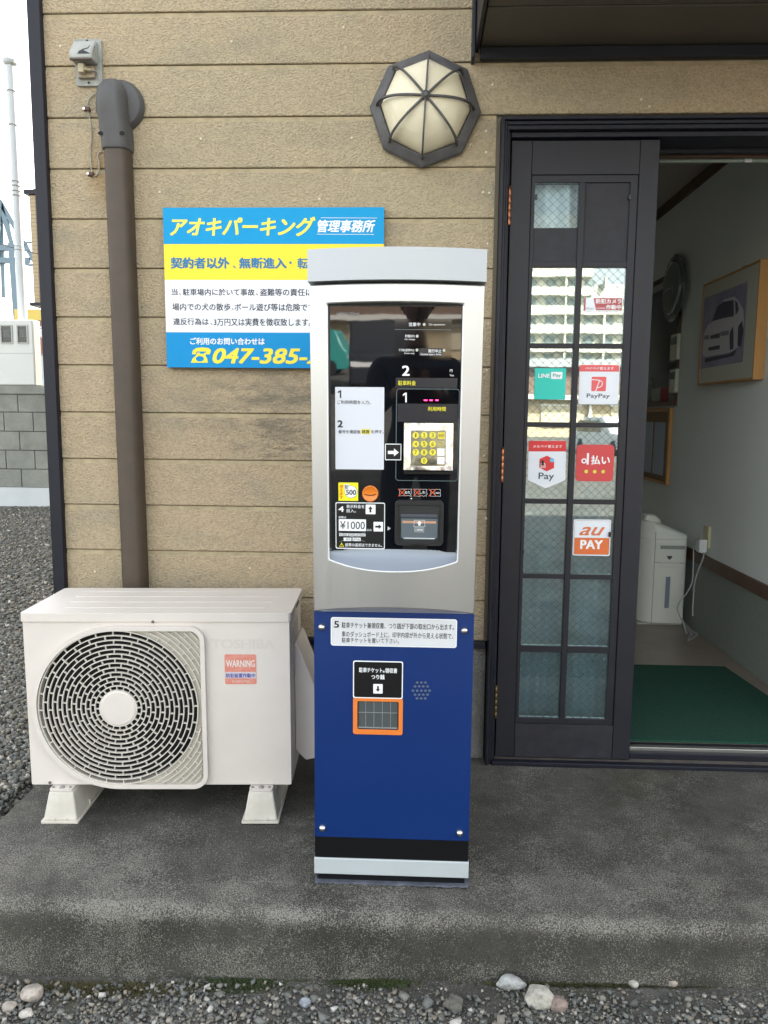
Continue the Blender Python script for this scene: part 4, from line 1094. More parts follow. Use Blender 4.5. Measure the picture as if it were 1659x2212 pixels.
for (x, y) in ((110, 188), (1180, 214), (115, 1696), (1144, 1732)):
    a = Fb.uv(*cl_(x, y)); MB(Fb.mat()).lathe([(.0092, .002), (.0088, .005), (.0072, .0085), (.0045, .011), (.002, .0119), (0, .012)], 24, Matrix.Translation((a[0], a[1], 0))).build('domed_screw', screw_m, pm, smooth=60)

# silver upper door: curved front with the panel recess and the arched chin
HW0, HW1 = .1965, .2005   # half width bottom / top
BUL = .030
ou0, ov0 = Fp.uv(*zb6(195, 1395)); ou1, _ = Fp.uv(*zb6(1292, 1405)); _, ov1 = Fp.uv(*za(770, 534))
_, ovm = Fp.uv(*zb6(760, 1487)); 
def w3(u, v): # world z from Fp v (approx along the tilted plane)
    return 1.1 + v*math.cos(TILT)
ztop = 1.4940; zhole_t = w3(0, ov1); zhs = w3(0, ov0); zhm = w3(0, ovm); zch0 = .7195; zchm = .738
def hw(z): return HW0 + (HW1-HW0)*(z-.72)/.787
def surf(x, z, extra=0.0):
    t = (x-MC)/.2005; return Vector((x, yt(z) - BUL*(1-t*t) + .004 + extra, z))
NX = 56; TOPX = [MC + .2005*(-1+2*i/NX) for i in range(NX+1)]
hx0, hx1 = ou0, ou1
def chin(x): t = (x-MC)/.2005; return zch0 + (zchm-zch0)*(1-t*t)
def hbot(x):
    t = (x-(hx0+hx1)/2)/((hx1-hx0)/2); t = max(-1, min(1, t)); return zhm + (zhs-zhm)*(abs(t)**2.3)
def htop(x):
    t = (x-(hx0+hx1)/2)/((hx1-hx0)/2); return zhole_t + .0015*(1-t*t)
xs_ = sorted(set([round(x, 5) for x in TOPX if abs(x-hx0) > .003 and abs(x-hx1) > .003] + [hx0, hx1]))
bm = bmesh.new(); cache = {}
def V_(x, z, tag_=0):
    key = (round(x, 5), round(z, 5))
    if key not in cache:
        xx = MC + (x-MC)*hw(z)/.2005
        if hx0-1e-6 <= x <= hx1+1e-6: xx = x + (xx-x)*0.0
        p = surf(xx, z); cache[key] = bm.verts.new(p)
    return cache[key]
ROWS = 10
for a, b in zip(xs_[:-1], xs_[1:]):
    mid = (a+b)/2
    def col(za_, zb_, ya, yb, n):
        # za_/zb_: z bottom at a,b ; ya/yb: z top at a,b
        for i in range(n):
            f0, f1 = i/n, (i+1)/n
            vs = [V_(a, za_+(ya-za_)*f0), V_(b, zb_+(yb-zb_)*f0), V_(b, zb_+(yb-zb_)*f1), V_(a, za_+(ya-za_)*f1)]
            bm.faces.new(vs)
    if hx0 <= mid <= hx1:
        col(chin(a), chin(b), hbot(a), hbot(b), 4); col(htop(a), htop(b), ztop, ztop, 3)
    else:
        col(chin(a), chin(b), hbot(a), hbot(b), 4); col(hbot(a), hbot(b), htop(a), htop(b), ROWS); col(htop(a), htop(b), ztop, ztop, 3)
be = [e for e in bm.edges if e.is_boundary]
# first a small rounded lip, then the depth
def extr(edges, fn):
    r_ = bmesh.ops.extrude_edge_only(bm, edges=edges); nv = [v for v in r_['geom'] if isinstance(v, bmesh.types.BMVert)]
    for v in nv: fn(v)
    return [e for e in r_['geom'] if isinstance(e, bmesh.types.BMEdge) and e.is_boundary]
cxh, czh = (hx0+hx1)/2, (zhs+zhole_t)/2
def inhole(v): return hx0-.004 < v.co.x < hx1+.004 and zhm-.006 < v.co.z < zhole_t+.006
def lip(v):
    v.co.y += .0025
    if inhole(v):
        pass
e1 = be
e2 = extr(e1, lambda v: setattr(v.co, 'y', v.co.y + .004))
def deep(v):
    if inhole(v): v.co.y = Fp.O.y - (v.co.z-1.1)*math.tan(TILT) + .004
    else: v.co.y += .05
e3 = extr(e2, deep)
me = bpy.data.meshes.new('silver_door'); bmesh.ops.recalc_face_normals(bm, faces=bm.faces); bm.to_mesh(me); bm.free(); me.materials.append(silver_m)
od = bpy.data.objects.new('silver_door', me); COL.objects.link(od); od.parent = pm
for v in me.vertices: v.co -= Vector(pm.location)
bv = od.modifiers.new('bevel', 'BEVEL'); bv.width = .0035; bv.segments = 3; bv.limit_method = 'ANGLE'; bv.angle_limit = R(50)
me.shade_smooth(); me.set_sharp_from_angle(angle=R(70))
# scoop ledge below the black panel
pb = zb6(760, 1328); _, pv = Fp.uv(*pb); zpb = w3(0, pv)
vs = []; fs = []; NN = 30
for i in range(NN+1):
    x = hx0 + (hx1-hx0)*i/NN
    a = Vector((x, yt(zpb)+.006, zpb+.004)); b = surf(x, hbot(x)); b = Vector((x, b.y+.003, b.z))
    for j in range(5):
        f = j/4; p = a.lerp(b, f); p.y += .006*math.sin(f*math.pi); vs.append(p)
fs = [(i*5+j, i*5+j+1, (i+1)*5+j+1, (i+1)*5+j) for i in range(NN) for j in range(4)]
MB().add(vs, fs).build('recess_ledge', scoop_m, pm, smooth=60)
# chin: underside recess seen below the arch
vs = []
for i in range(NN+1):
    x = MC + .196*(-1+2*i/NN); vs += [(x, YF-.006, .7205), (x, surf(x, chin(x)).y+.010, chin(x)+.006)]
MB().add(vs, [(2*i, 2*i+1, 2*i+3, 2*i+2) for i in range(NN)]).build('chin_strip', M_('chin_grey', (.30, .32, .40), .4, .3), pm, smooth=60)
# upper body and hood
MB().box(MC-.1955, -.745, .7207, MC+.1955, -.382, 1.545).build('upper_cabinet', M_('dark_cabinet_gap', (.05, .05, .055), .5), pm, bevel=.003)
hb_ = []; ht_ = []
poly = []
for i in range(25):
    t = -1+2*i/24; poly.append((MC+.2025*t, yt(1.55) - BUL*1.0*(1-t*t) - .004))
poly += [(MC+.2025, -.40), (MC-.2025, -.40)]
MB().prism(poly, 1.4995, 1.5700).build('hood', hood_m, pm, bevel=.004, seg=3)
# bright edge glint round the recess sides and bottom, painted on an added tube
rimp = [surf(hx0, z) + Vector((-.0012, -.0005, 0)) for z in np.linspace(zhole_t-.004, zhs+.004, 14)]
rimp += [surf(x, hbot(x)) + Vector((0, -.0005, -.001)) for x in np.linspace(hx0+.001, hx1-.001, 40)]
rimp += [surf(hx1, z) + Vector((.0012, -.0005, 0)) for z in np.linspace(zhs+.004, zhole_t-.004, 14)]
MB().tube(rimp, .0021, 8).build('recess_edge_glint', M_('edge_glint_paint', (.74, .75, .76), .3, .3), pm, smooth=60)
# black glass panel
a0 = Fp.uv(*za(205, 570)); a1 = Fp.uv(*za(1335, 572)); b0 = Fp.uv(*zb6(226, 1325)); b1 = Fp.uv(*zb6(1268, 1343))
pan = [(b0[0]-.004, b0[1]), (b1[0]+.004, b1[1]), (a1[0]+.002, a1[1]+.006), (a0[0]-.002, a0[1]+.006)]
MB(Fp.mat()).prism([(hx0-.002, b0[1]-.002), (hx1+.002, b0[1]-.002), (hx1+.002, ov1+.002), (hx0-.002, ov1+.002)], -.004, -.0012).build('recess_frame', M_('dark_bezel', (.02, .022, .03), .35), pm)
MB(Fp.mat()).prism(pan, -.001, .0).build('black_glass_panel', panel_m, pm)
PA = lambda n=.0006: Print(Fp, za, n)
PB = lambda n=.0006: Print(Fp, zb6, n)
PA().text('NIPPON SIGNAL', 257, 599, 458, 621, .008).build('printed_text', M_('print_grey', (.28, .30, .31), .5), pm)
PA().rr(755, 653, 1247, 1012, .003).rr(815, 1075, 1265, 1162, .001).rr(790, 1275, 1300, 1385, .001).build('display_window', M_('display_black', (.003, .003, .004), .05, ior=1.55), pm)
PA(.0009).rr(757, 744, 1245, 750).build('divider_line', pg_m, pm)
PA(.0009).dot(1011, 702, .0034).dot(950, 803, .0034).dot(948, 923, .0034).dot(1182, 926, .0032).build('indicator_light', lampdot_m, pm)
PA(.0007).rr(967, 908, 1168, 973, .002).build('status_label', pg2_m, pm)
PA(.0010).text('営業中', 877, 685, 977, 718, .02).text('On operation', 1050, 694, 1190, 715, .004).text('釣銭切れ', 846, 790, 930, 815, .02).text('No change', 843, 823, 932, 840, .008)\
    .text('千円札使用中止', 790, 912, 927, 935, .015).text('Coins only', 838, 943, 927, 962, .008).text('発行中止', 1045, 916, 1160, 946, .025).text('Cannot issue a ticket', 980, 950, 1160, 968, .01)\
    .text('2', 820, 1058, 885, 1145, .03).text('円', 1232, 1090, 1255, 1115, .01).text('Yen', 1230, 1132, 1266, 1150, .008).poly([(825, 1306), (847, 1291), (860, 1291), (860, 1375), (847, 1375), (847, 1308), (828, 1320)]).build('printed_text', pw_m, pm)
PA(.0004).rr(765, 1164, 1298, 1250, .001).rr(780, 1387, 1300, 1545, .001).build('grey_band', pg2_m, pm)
PA(.0010).text('駐車料金', 785, 1187, 938, 1228, .02).text('利用時間', 1042, 1413, 1197, 1450, .02).build('printed_text', py_m, pm)
PA(.0012).rr(1009, 1352, 1036, 1361).rr(1057, 1352, 1083, 1361).rr(1108, 1352, 1133, 1361).build('red_segment', led_m, pm)
# thin rounded outline around step 1
pf = Print(Fp, lambda x, y: (x, y), .0008)
x0, y0 = za(765, 1256); x1, y1 = zb6(1310, 728)
pf.rr(x0, y0, x1, y1, .008, hole=.0019); pf.build('panel_outline', pg_m, pm)
# white instruction label 1 and 2
pf = Print(Fp, lambda x, y: (x, y), .0010); pf.rr(*za(243, 1243), *zb6(664, 627), .002); pf.build('white_label', plab_m, pm)
p_ = PA(.0014).poly([(263, 1284), (282, 1271), (294, 1271), (294, 1337), (282, 1337), (282, 1286), (266, 1296)]).text('ご利用時間を入力。', 260, 1357, 548, 1391, .012)
p_.build('printed_text', pk_m, pm)
PB(.0013).rr(467, 278, 545, 322, .001).build('yellow_box', M_('label_yellow', (.75, .66, .08), .4), pm)
PB(.0016).text('2', 262, 202, 308, 264, .04).text('番号を確認後', 270, 285, 460, 317, .012).text('精算', 473, 285, 538, 318, .025).text('を押す。', 552, 285, 660, 317, .012).build('printed_text', pk_m, pm)
# arrow sign
PB(.0012).rr(672, 405, 813, 547, .002, hole=.0018).arrow(697, 446, 792, 514, 'r').build('arrow_sign', pw_m, pm)
PB(.0010).rr(676, 409, 809, 543, .002).build('arrow_field', black_m, pm)
# keypad on a polished steel plate
KT = R(8.0) - TILT
kt = Fp.uv(*zb6(1047, 227)); kO = Fp.mat() @ Vector((kt[0], kt[1], .004))
Fpk = Face(kO, (1, 0, 0), (0, math.sin(KT), math.cos(KT)))
k0 = Fpk.box_uv(*zb6(835, 227), *zb6(1260, 634)); kl = Fp.box_uv(*zb6(835, 642), *zb6(1257, 668))
kp = MB(Fpk.mat()).prism(rrect(*k0, .0008), -.003, .0).build('keypad_plate', steel_m, pm, bevel=.0012)
KM = Fp.mat(); kb = KM.inverted() @ (Fpk.mat() @ Vector((k0[0], k0[1], -.003)))
MB(KM).prism([(.0005, kt[1]), (.0005, kb.y), (kb.z-.0005, kb.y)], kt[0]+k0[0]+.001, kt[0]+k0[2]-.001, M=Matrix(((0, 0, 1, 0), (0, 1, 0, 0), (1, 0, 0, 0), (0, 0, 0, 1)))).build('keypad_housing', black_m, kp)
MB(Fp.mat()).box(kl[0], kl[1], 0, kl[2], kl[3]+.0005, .0055).build('keypad_lip', black_m, kp, bevel=.001)
PK = lambda n: Print(Fpk, zb6, n-.0093)
PK(.0094).rr(893, 290, 1198, 597, .003).build('keypad_field', M_('keypad_olive_steel', (.16, .15, .11), .16, .8, bump=(14, .003)), kp)
for y, row in ((333, '123'), (408, '456'), (480, '789'), (552, ' 0 ')):
    for x, ch in zip((938, 1010, 1083), row):
        if ch == ' ': continue
        c = Fpk.uv(*zb6(x, y)); k_ = MB(Fpk.mat()).prism(circ(c[0], c[1], .0076, 24), .0003, .0016).build('key', M_('key_yellow', (.68, .60, .015), .35) if 'key_yellow' not in bpy.data.materials else bpy.data.materials['key_yellow'], kp)
        PK(.0112).text(ch, x-(5 if ch == '1' else 10), y-17, x+(5 if ch == '1' else 10), y+17, .008).build('key_digit', pk_m, kp)
PK(.0100).rr(1128, 307, 1187, 363, .001).build('settle_key', M_('key_yellow_square', (.62, .52, .02), .35), kp)
PK(.0104).text('精算', 1134, 322, 1180, 348, .01).build('key_digit', M_('key_text_olive', (.2, .17, .02), .4), kp)
PK(.0100).rr(1128, 387, 1183, 430, 0, hole=.0006).text('取消', 1134, 396, 1178, 422, .005).build('cancel_key', M_('key_outline_yellow', (.5, .45, .05), .4), kp)
PK(.0104).rr(1124, 447, 1185, 509, .0008).rr(1124, 520, 1185, 582, .0008).build('white_key', pw_m, kp)
# new 500 coin sticker
PB(.0010).rr(270, 740, 440, 898, .0).build('yellow_sticker', M_('sticker_yellow', (.82, .76, .01), .4), pm)
p5 = PB(.0013).dot(378, 820, .0152, ri=.0145, seg=32); p5.text('500', 335, 802, 422, 847, .03); p5.build('printed_text', pk_m, pm, kind='stuff')
PB(.0012).dot(378, 820, .0145, seg=32).build('white_disc', pw_m, pm)
PB(.0015).text('新', 322, 757, 358, 798, .02).build('printed_text', pk_m, pm)
PB(.0013).rr(319, 754, 361, 800, .001).build('white_disc', pw_m, pm)
p_ = PB(.0014)
for i, ch in enumerate('使えます'): p_.text(ch, 279, 760+i*31, 312, 788+i*31, .03)
p_.build('printed_text', M_('print_scarlet', (.72, .03, .01), .4), pm)
# coin slot
c = Fp.uv(*zb6(545, 835))
cs = MB(Fp.mat()).lathe([(.0192, .0), (.0192, .005), (.0176, .0066), (.0166, .0060), (.012, .0042), (0, .0032)], 40, Matrix.Translation((c[0], c[1], 0))).build('coin_slot', M_('orange_gloss', (.72, .20, .02), .25), pm, smooth=40)
sl = [(497, 838), (520, 845), (545, 848), (570, 845), (593, 838)]
p_ = PB(.0062); stroke(p_, sl, .0018); p_.build('slot_opening', black_m, cs)
# banknote icons
p_ = PB(.0010)
for pts in ([(797, 797), (905, 797), (895, 812), (902, 830), (892, 845), (903, 860), (875, 852), (797, 855), (797, 797)], [(925, 797), (1035, 799), (1028, 815), (1037, 835), (1025, 848), (1030, 860), (1015, 852), (1005, 862), (990, 850), (975, 860), (925, 855), (925, 797)], [(1068, 800), (1150, 800), (1152, 858), (1066, 858), (1068, 800)]): stroke(p_, pts, .0005)
p_.text('ぬれ', 843, 812, 890, 838, .015).text('しわ', 972, 812, 1020, 838, .015).text('CARD', 1098, 823, 1145, 838, .01).dot(900, 879, .0017); p_.build('printed_icon', pw_m, pm)
p_ = PB(.0014)
for x in (820, 950, 1083): p_.line(x-33, 795, x+33, 858, .0020).line(x+33, 795, x-33, 858, .0020)
p_.build('red_cross', M_('cross_red', (.62, .085, .02), .4), pm)
# payment label 4
PB(.0008).rr(245, 912, 671, 1314, .004).build('label_border', pw_m, pm)
PB(.0011).rr(252, 920, 664, 1306, .0035).build('payment_label', M_('label_black', (.008, .008, .009), .3), pm)
p_ = PB(.0014).text('4', 270, 945, 317, 993, .03).text('表示料金を', 338, 931, 495, 962, .018).text('投入。', 338, 969, 420, 999, .018).rr(505, 930, 590, 1013, .0012).text('紙幣は', 272, 1030, 337, 1050, .02)\
    .rr(273, 1057, 508, 1158, .0).text('のみ', 515, 1140, 557, 1160, .02).rr(573, 1080, 655, 1162, .0012).rr(277, 1180, 503, 1203).rr(315, 1216, 382, 1245).rr(392, 1216, 462, 1245).text('紙幣の返却はできません。', 328, 1265, 648, 1295, .02)
p_.build('printed_text', pw_m, pm)
p_ = PB(.0017).arrow(526, 944, 566, 998, 'u').arrow(588, 1100, 642, 1142, 'r').text('¥1000', 285, 1074, 498, 1142, .004).text('¥2000-¥5000-¥10000', 281, 1183, 499, 1201, .005).text('濡れ札', 335, 1221, 378, 1241, .01).text('折れ札', 398, 1221, 458, 1241, .01)
p_.build('printed_text', pk_m, pm)
PB(.0019).line(275, 1168, 500, 1250, .0006).line(500, 1168, 280, 1250, .0006).build('cross_line', M_('print_midgrey', (.35, .35, .36), .5), pm)
p_ = PB(.0014).poly([(275, 1295), (320, 1295), (297, 1258)]); p_.build('warning_triangle', py_m, pm)
PB(.0017).poly([(282, 1291), (313, 1291), (297, 1266)]).build('warning_triangle', black_m, pm)
PB(.0020).text('!', 295, 1271, 300, 1289, .02).build('printed_text', py_m, pm)
PB(.0010).poly([(695, 1118), (722, 1136), (695, 1155)]).build('printed_arrow', M_('print_lightgrey', (.5, .52, .52), .5), pm)
# banknote reader
rd = MB(Fp.mat()); o_ = Fp.box_uv(*zb6(757, 895), *zb6(1177, 1280)); i_ = Fp.box_uv(*zb6(783, 930), *zb6(1150, 1256))
br = MB(Fp.mat()).prism(rrect(*o_, .011), .0, .010, [rrect(*i_, .005)]).build('banknote_reader', M_('reader_black', (.014, .015, .017), .35), pm, bevel=.0025, seg=3)
MB(Fp.mat()).box(i_[0], i_[1], .0005, i_[2], i_[3], .002).build('reader_throat', M_('reader_inner', (.02, .022, .024), .4), br)
s_ = Fp.box_uv(*zb6(810, 1048), *zb6(1126, 1232))
MB(Fp.mat()).prism([(s_[0], s_[1]+.006), (s_[0]+.008, s_[1]), (s_[2]-.008, s_[1]), (s_[2], s_[1]+.006), (s_[2], s_[3]), (s_[0], s_[3])], .002, .0065).build('clear_shutter', M_('clear_shutter_plastic', (.11, .135, .15), .1, ior=1.5), br, bevel=.001)
a_ = Fp.box_uv(*zb6(806, 1012), *zb6(1128, 1042)); mb = MB(Fp.mat()).box(a_[0], a_[1], .002, a_[2], a_[3], .0075)
mb.build('shutter_hinge', M_('hinge_grey', (.07, .075, .09), .2), br, bevel=.0015)
PB(.0069).rr(822, 1068, 1112, 1089).build('orange_strip', M_('strip_peach', (.48, .27, .17), .4), br)
p_ = PB(.0073); stroke(p_, [(925, 1062), (1012, 1062), (1018, 1117), (920, 1117), (925, 1062)], .0006); p_.arrow(945, 1068, 993, 1108, 'u'); p_.rr(928, 1125, 1008, 1163, 0, hole=.0005).text('1000', 938, 1134, 998, 1154, .02); p_.build('printed_icon', pw_m, br)
PB(.0075).rr(833, 1213, 1100, 1221).build('bright_edge', M_('clear_edge', (.55, .58, .6), .2), br)
MB(Fp.mat()).prism(rrect(*Fp.box_uv(*zb6(900, 1268), *zb6(1010, 1280)), .001), .010, .0104).build('reader_notch', black_m, br)
# sealant smear round the foot
sm = MB(); g = random.Random(8); pts = []
for i in range(60): 
    x = MC-.197 + .394*i/59; pts.append((x, -.756 - g.uniform(.0, .006)))
pts += [(MC+.202, -.74), (MC+.199, -.70), (MC+.189, -.70), (MC+.189, -.744), (MC-.191, -.744), (MC-.20, -.72)]
sm.prism([(p[0], p[1]) for p in pts], .003, .0065)
sm.build('sealant', M_('grey_blue_sealant', (.085, .095, .12), .5, noise=(40, .8, (.17, .19, .23))), pm)

# ------------------------------------------------------------------ interior seen through the doorway
XI = 1.55
iw = MB(); 
# side wall with a reception opening (y 1.95..2.9, z 1.30..2.04)
OY0, OY1, OZ0, OZ1 = 2.12, 3.1, 1.30, 2.06
sw = MB()
sw.box(XI, .135, .445+.03, XI+.1, OY0, 2.47).box(XI, OY0, .475, XI+.1, 3.4, OZ0).box(XI, OY0, OZ1, XI+.1, 3.4, 2.47)
sw.build('interior_wall', wallp_m, kind='structure', label='pale grey green papered wall inside the office')
MB().box(XI+.002, .135, .04, XI+.1, 3.4, .41).build('interior_wall', lowwall_m, kind='structure', label='dark grey green lower part of the inside wall')
MB().box(XI-.012, .135, .412, XI+.1, 3.4, .474).build('wall_rail', rail_m, kind='structure', bevel=.003)
MB().box(XI-.015, .135, 2.472, XI+.1, 3.4, 2.53).build('ceiling_moulding', rail_m, kind='structure', bevel=.003)
MB().box(-.95, .135, 2.532, XI+.1, 3.4, 2.6).build('ceiling', ceil_m, kind='structure')
MB().box(-.95, .088, -.01, XI+.1, 3.4, .038).build('interior_floor', ifloor_m, kind='structure', label='brown vinyl floor inside the office')
MB().box(-1.0, .135, .038, -.95, 3.4, 2.6).build('interior_wall', wallp_m, kind='structure')
MB().box(-1.0, 3.4, -.01, XI+.8, 3.46, 2.6).build('interior_wall', wallp_m, kind='structure')
MB().box(XI+.101, .135, -.01, XI+.14, 3.4, 1.25).box(XI+.6, 1.8, 1.0, XI+.64, 3.4, 2.6).box(XI+.1, 1.8, 2.2, XI+.64, 3.4, 2.24).box(XI+.1, 1.8, 1.2, XI+.6, 1.84, 2.2).build('reception_recess', dark_m, kind='structure')
ro = thing('reception_window', 'dark reception opening with a brown frame and counter in the inside wall', 'reception window', (XI, 2.6, 1.3))
MB().box(XI-.008, OY0-.03, OZ0-.03, XI+.004, OY0+.008, OZ1+.005).build('frame', rail_m, ro, bevel=.002)
MB().box(XI-.008, OY0+.0085, OZ1-.008, XI+.004, OY1+.3, OZ1+.02).build('frame', rail_m, ro, bevel=.002)
MB().box(XI-.02, OY0+.0085, OZ0-.03, XI+.45, OY1+.3, OZ0).build('counter', rail_m, ro, bevel=.002)
Fr = Face((XI-.010, 0, 0), (0, -1, 0), (0, 0, 1))
r5 = lambda x, y: (1355 + .3*x, 276.5 + .3*y)
for (x0, y0, x1, y1, lb) in ((333, 1487, 383, 1670, 'white remote control mounted on the reception window frame, the upper one'), (327, 1738, 370, 1905, 'white remote control hanging low on the reception window frame, the lower one')):
    a = Fr.box_uv(*r5(x0, y0), *r5(x1, y1))
    o = MB(Fr.mat()).prism(rrect(*a, .006), .0, .02).build('remote_control', cream_m, bevel=.003); tag(o, lb, 'remote control', 'remote controls by the reception window')
    MB(Fr.mat()).prism(rrect(a[0]+.01, a[3]-.06, a[2]-.01, a[3]-.015, .001), .0202, .0206).build('screen', M_('lcd_grey', (.12, .14, .13), .2), o)
Frr = Face((XI+.03, 0, 0), (0, -1, 0), (0, 0, 1))
for (x0, y0, x1, y1, col_, lb) in ((175, 1850, 245, 1950, (.42, .43, .42), 'white leaflet standing at the left on the reception counter'), (238, 1838, 300, 1940, (.42, .03, .04), 'red leaflet standing on the reception counter beside the white one'), (300, 1860, 345, 1935, (.40, .42, .42), 'pale leaflet at the right end of the reception counter')):
    a = Frr.box_uv(*r5(x0, y0), *r5(x1, y1)); h_ = a[3]-a[1]
    o = MB().box(XI+.03, -a[2], OZ0+.0005, XI+.036, -a[0], OZ0+h_).build('leaflet', M_('leaflet_paper', col_, .5)); tag(o, lb, 'leaflet')
bt = MB().lathe([(.03, 0), (.033, .01), (.033, .09), (.024, .115), (.011, .13), (.011, .15), (.014, .152), (.014, .17), (0, .172)], 20, Matrix.Translation((XI+.09, 2.93, OZ0))).build('pump_bottle', M_('bottle_plastic', (.30, .36, .30), .3)); bt.data.shade_smooth(); tag(bt, 'pale pump bottle standing on the reception counter', 'bottle')
# corkboard / wooden board with papers
cb = thing('notice_board', 'orange wood framed notice board with papers, low on the inside wall', 'notice board', (XI, 2.5, 1.0))
MB().box(XI-.022, 2.145, .79, XI-.001, 2.155+.02, 1.256).box(XI-.022, 2.176, 1.236, XI-.001, 3.0, 1.256).box(XI-.022, 2.176, .79, XI-.001, 3.0, .81).build('frame', wood_m, cb, bevel=.002)
MB().box(XI-.010, 2.176, .811, XI-.001, 3.0, 1.235).build('panel', M_('brown_board', (.20, .13, .06), .7), cb)
MB().box(XI-.0125, 2.25, .84, XI-.0105, 2.46, 1.17).build('paper', M_('paper_blue_white', (.46, .52, .60), .7), cb)
MB().box(XI-.0125, 2.50, .84, XI-.0105, 2.70, 1.17).build('paper', M_('paper_blue_white', (.46, .52, .60), .7), cb)
# wall clock
ck = thing('wall_clock', 'round wall clock with clear rim and pale face above the reception window', 'clock', (XI, 2.17, 1.96))
cM = Matrix.Translation((XI-.001, 2.172, 1.962)) @ Matrix.Rotation(R(-90), 4, 'Y')
MB(cM).lathe([(.150, 0), (.153, .01), (.153, .045), (.146, .05), (.142, .046)], 48).build('case', M_('clock_case', (.36, .40, .40), .25, .6), ck, smooth=40)
MB(cM).lathe([(.195, .028), (.196, .031), (.195, .034), (.15, .036)], 48).build('rim_ring', M_('clock_glass_rim', (.10, .125, .11), .08, ior=1.5), ck, smooth=40)
MB(cM).lathe([(.1455, .0461), (0, .0462)], 48).build('dial', M_('clock_dial', (.12, .135, .11), .3), ck)
hd_ = MB(cM); hd_.box(-.003, 0, .048, .003, .09, .049); hd_.box(-.045, -.04, .0495, .0, -.034, .0505, Matrix.Rotation(R(20), 4, 'Z')); hd_.build('hand', M_('clock_hand', (.5, .5, .48), .4), ck)
st = MB(cM)
for k in range(4): st.lathe([(.005, .034), (.005, .04), (0, .041)], 10, Matrix.Rotation(k*math.pi/2, 4, 'Z') @ Matrix.Translation((.185, 0, 0)))
st.build('stud', screw_m, ck)
# framed picture of a sports car
pf_ = thing('framed_picture', 'wood framed print of a white car hanging on the inside wall', 'picture', (XI, 1.3, 1.65))
PX = XI-.05
MB(Matrix(((0, 0, -1, 0), (-1, 0, 0, 0), (0, 1, 0, 0), (0, 0, 0, 1)))).prism([(-1.632, 1.372), (-.952, 1.372), (-.952, 1.893), (-1.632, 1.893)], -XI+.002, -PX, [[(-1.622, 1.382), (-.962, 1.382), (-.962, 1.883), (-1.622, 1.883)]]).build('frame', wood_m, pf_, bevel=.002)
Fq = Face((PX+.004, 0, 0), (0, -1, 0), (0, 0, 1))
MB().box(PX+.0045, .9625, 1.3825, PX+.02, 1.6215, 1.8825).build('mat_board', M_('mount_board', (.55, .55, .46), .6), pf_)
MB().box(XI-.006, 1.21, 1.895, XI-.001, 1.26, 1.915).build('hanger', M_('hanger_dark', (.1, .1, .07), .6), pf_)
f1 = lambda x, y: r5(x, y)
PQ = lambda n: Print(Fq, f1, n)
PQ(.0004).poly([(549, 1229), (868, 1105), (832, 1685), (525, 1735)]).build('print', M_('print_violet_grey', (.24, .22, .33), .4, noise=(9, .8, (.38, .36, .48))), pf_)
PQ(.0008).poly([(545, 1580), (552, 1490), (580, 1420), (640, 1375), (660, 1275), (700, 1235), (770, 1214), (797, 1235), (838, 1310), (842, 1400), (820, 1560), (770, 1600), (740, 1615), (560, 1650), (543, 1630)]).build('printed_car', M_('print_car_white', (.60, .58, .62), .4), pf_)
PQ(.0012).poly([(612, 1392), (650, 1285), (690, 1252), (768, 1238), (770, 1355), (700, 1368)]).poly([(778, 1240), (795, 1255), (805, 1310), (782, 1350)]).poly([(600, 1495), (668, 1475), (668, 1510), (600, 1520)]).poly([(585, 1580), (668, 1562), (668, 1592), (585, 1605)]).poly([(740, 1600), (738, 1480), (762, 1425), (768, 1480), (766, 1590)]).poly([(795, 1570), (800, 1430), (830, 1385), (838, 1460), (820, 1575)]).poly([(560, 1660), (740, 1625), (790, 1590), (770, 1640), (560, 1690)]).build('printed_car', M_('print_car_dark', (.045, .04, .08), .4), pf_)
PQ(.0014).poly([(556, 1495), (592, 1490), (592, 1522), (556, 1524)]).poly([(672, 1468), (735, 1455), (730, 1490), (672, 1500)]).build('printed_car', M_('print_headlight', (.22, .21, .27), .4), pf_)
# socket and cords
so = thing('wall_outlet', 'cream wall outlet above the brown rail inside the office', 'outlet', (XI, 1.49, .57))
MB(Matrix.Translation((XI, 1.49, .575)) @ Matrix.Rotation(R(-90), 4, 'Y')).prism(rrect(-.058, -.035, .058, .035, .004), .0, .012).build('cover_plate', M_('cream_yellow', (.55, .5, .3), .4), so, bevel=.003)
pa = thing('power_adapter', 'white plug and grey cords hanging from the inside wall outlet', 'power cord', (XI-.03, 1.49, .5))
ZR = lambda x, y: (1299.8 + .3001*x, 1050.9 + .3001*y)
Fi = Face((XI-.03, 0, 0), (0, -1, 0), (0, 0, 1))
MB().box(XI-.055, 1.455, .495, XI-.0125, 1.505, .565).build('plug', whitepl_m, pa, bevel=.005)
def cpath(pts, depth, z_min=.043):
    out = []
    for (x, y, off) in pts:
        f = Face((XI-off, 0, 0), (0, -1, 0), (0, 0, 1)); u, v = f.uv(*ZR(x, y)); out.append((XI-off, -u, max(v, z_min)))
    return out
cg_m = M_('pale_grey_cord', (.40, .42, .42), .5)
MB().tube(smoothpath(cpath([(735, 478, .03), (728, 520, .04), (700, 590, .05), (668, 690, .06), (660, 800, .06), (655, 880, .07), (655, 930, .07)], .05)), .0042, 8).build('cable', cg_m, pa, smooth=60)
MB().tube(smoothpath(cpath([(720, 355, .03), (680, 385, .04), (662, 460, .05), (658, 600, .06), (650, 690, .07), (610, 770, .09), (565, 825, .12), (545, 880, .13), (560, 930, .13), (590, 990, .12), (610, 1060, .12)], .05)), .0038, 8).build('cable', cg_m, pa, smooth=60)
def fpath(pts, z=.043):
    out = []
    for x, y in pts:
        d = ray(*ZR(x, y)); t = (z-CAM.z)/d.z; out.append(CAM + d*t)
    return out
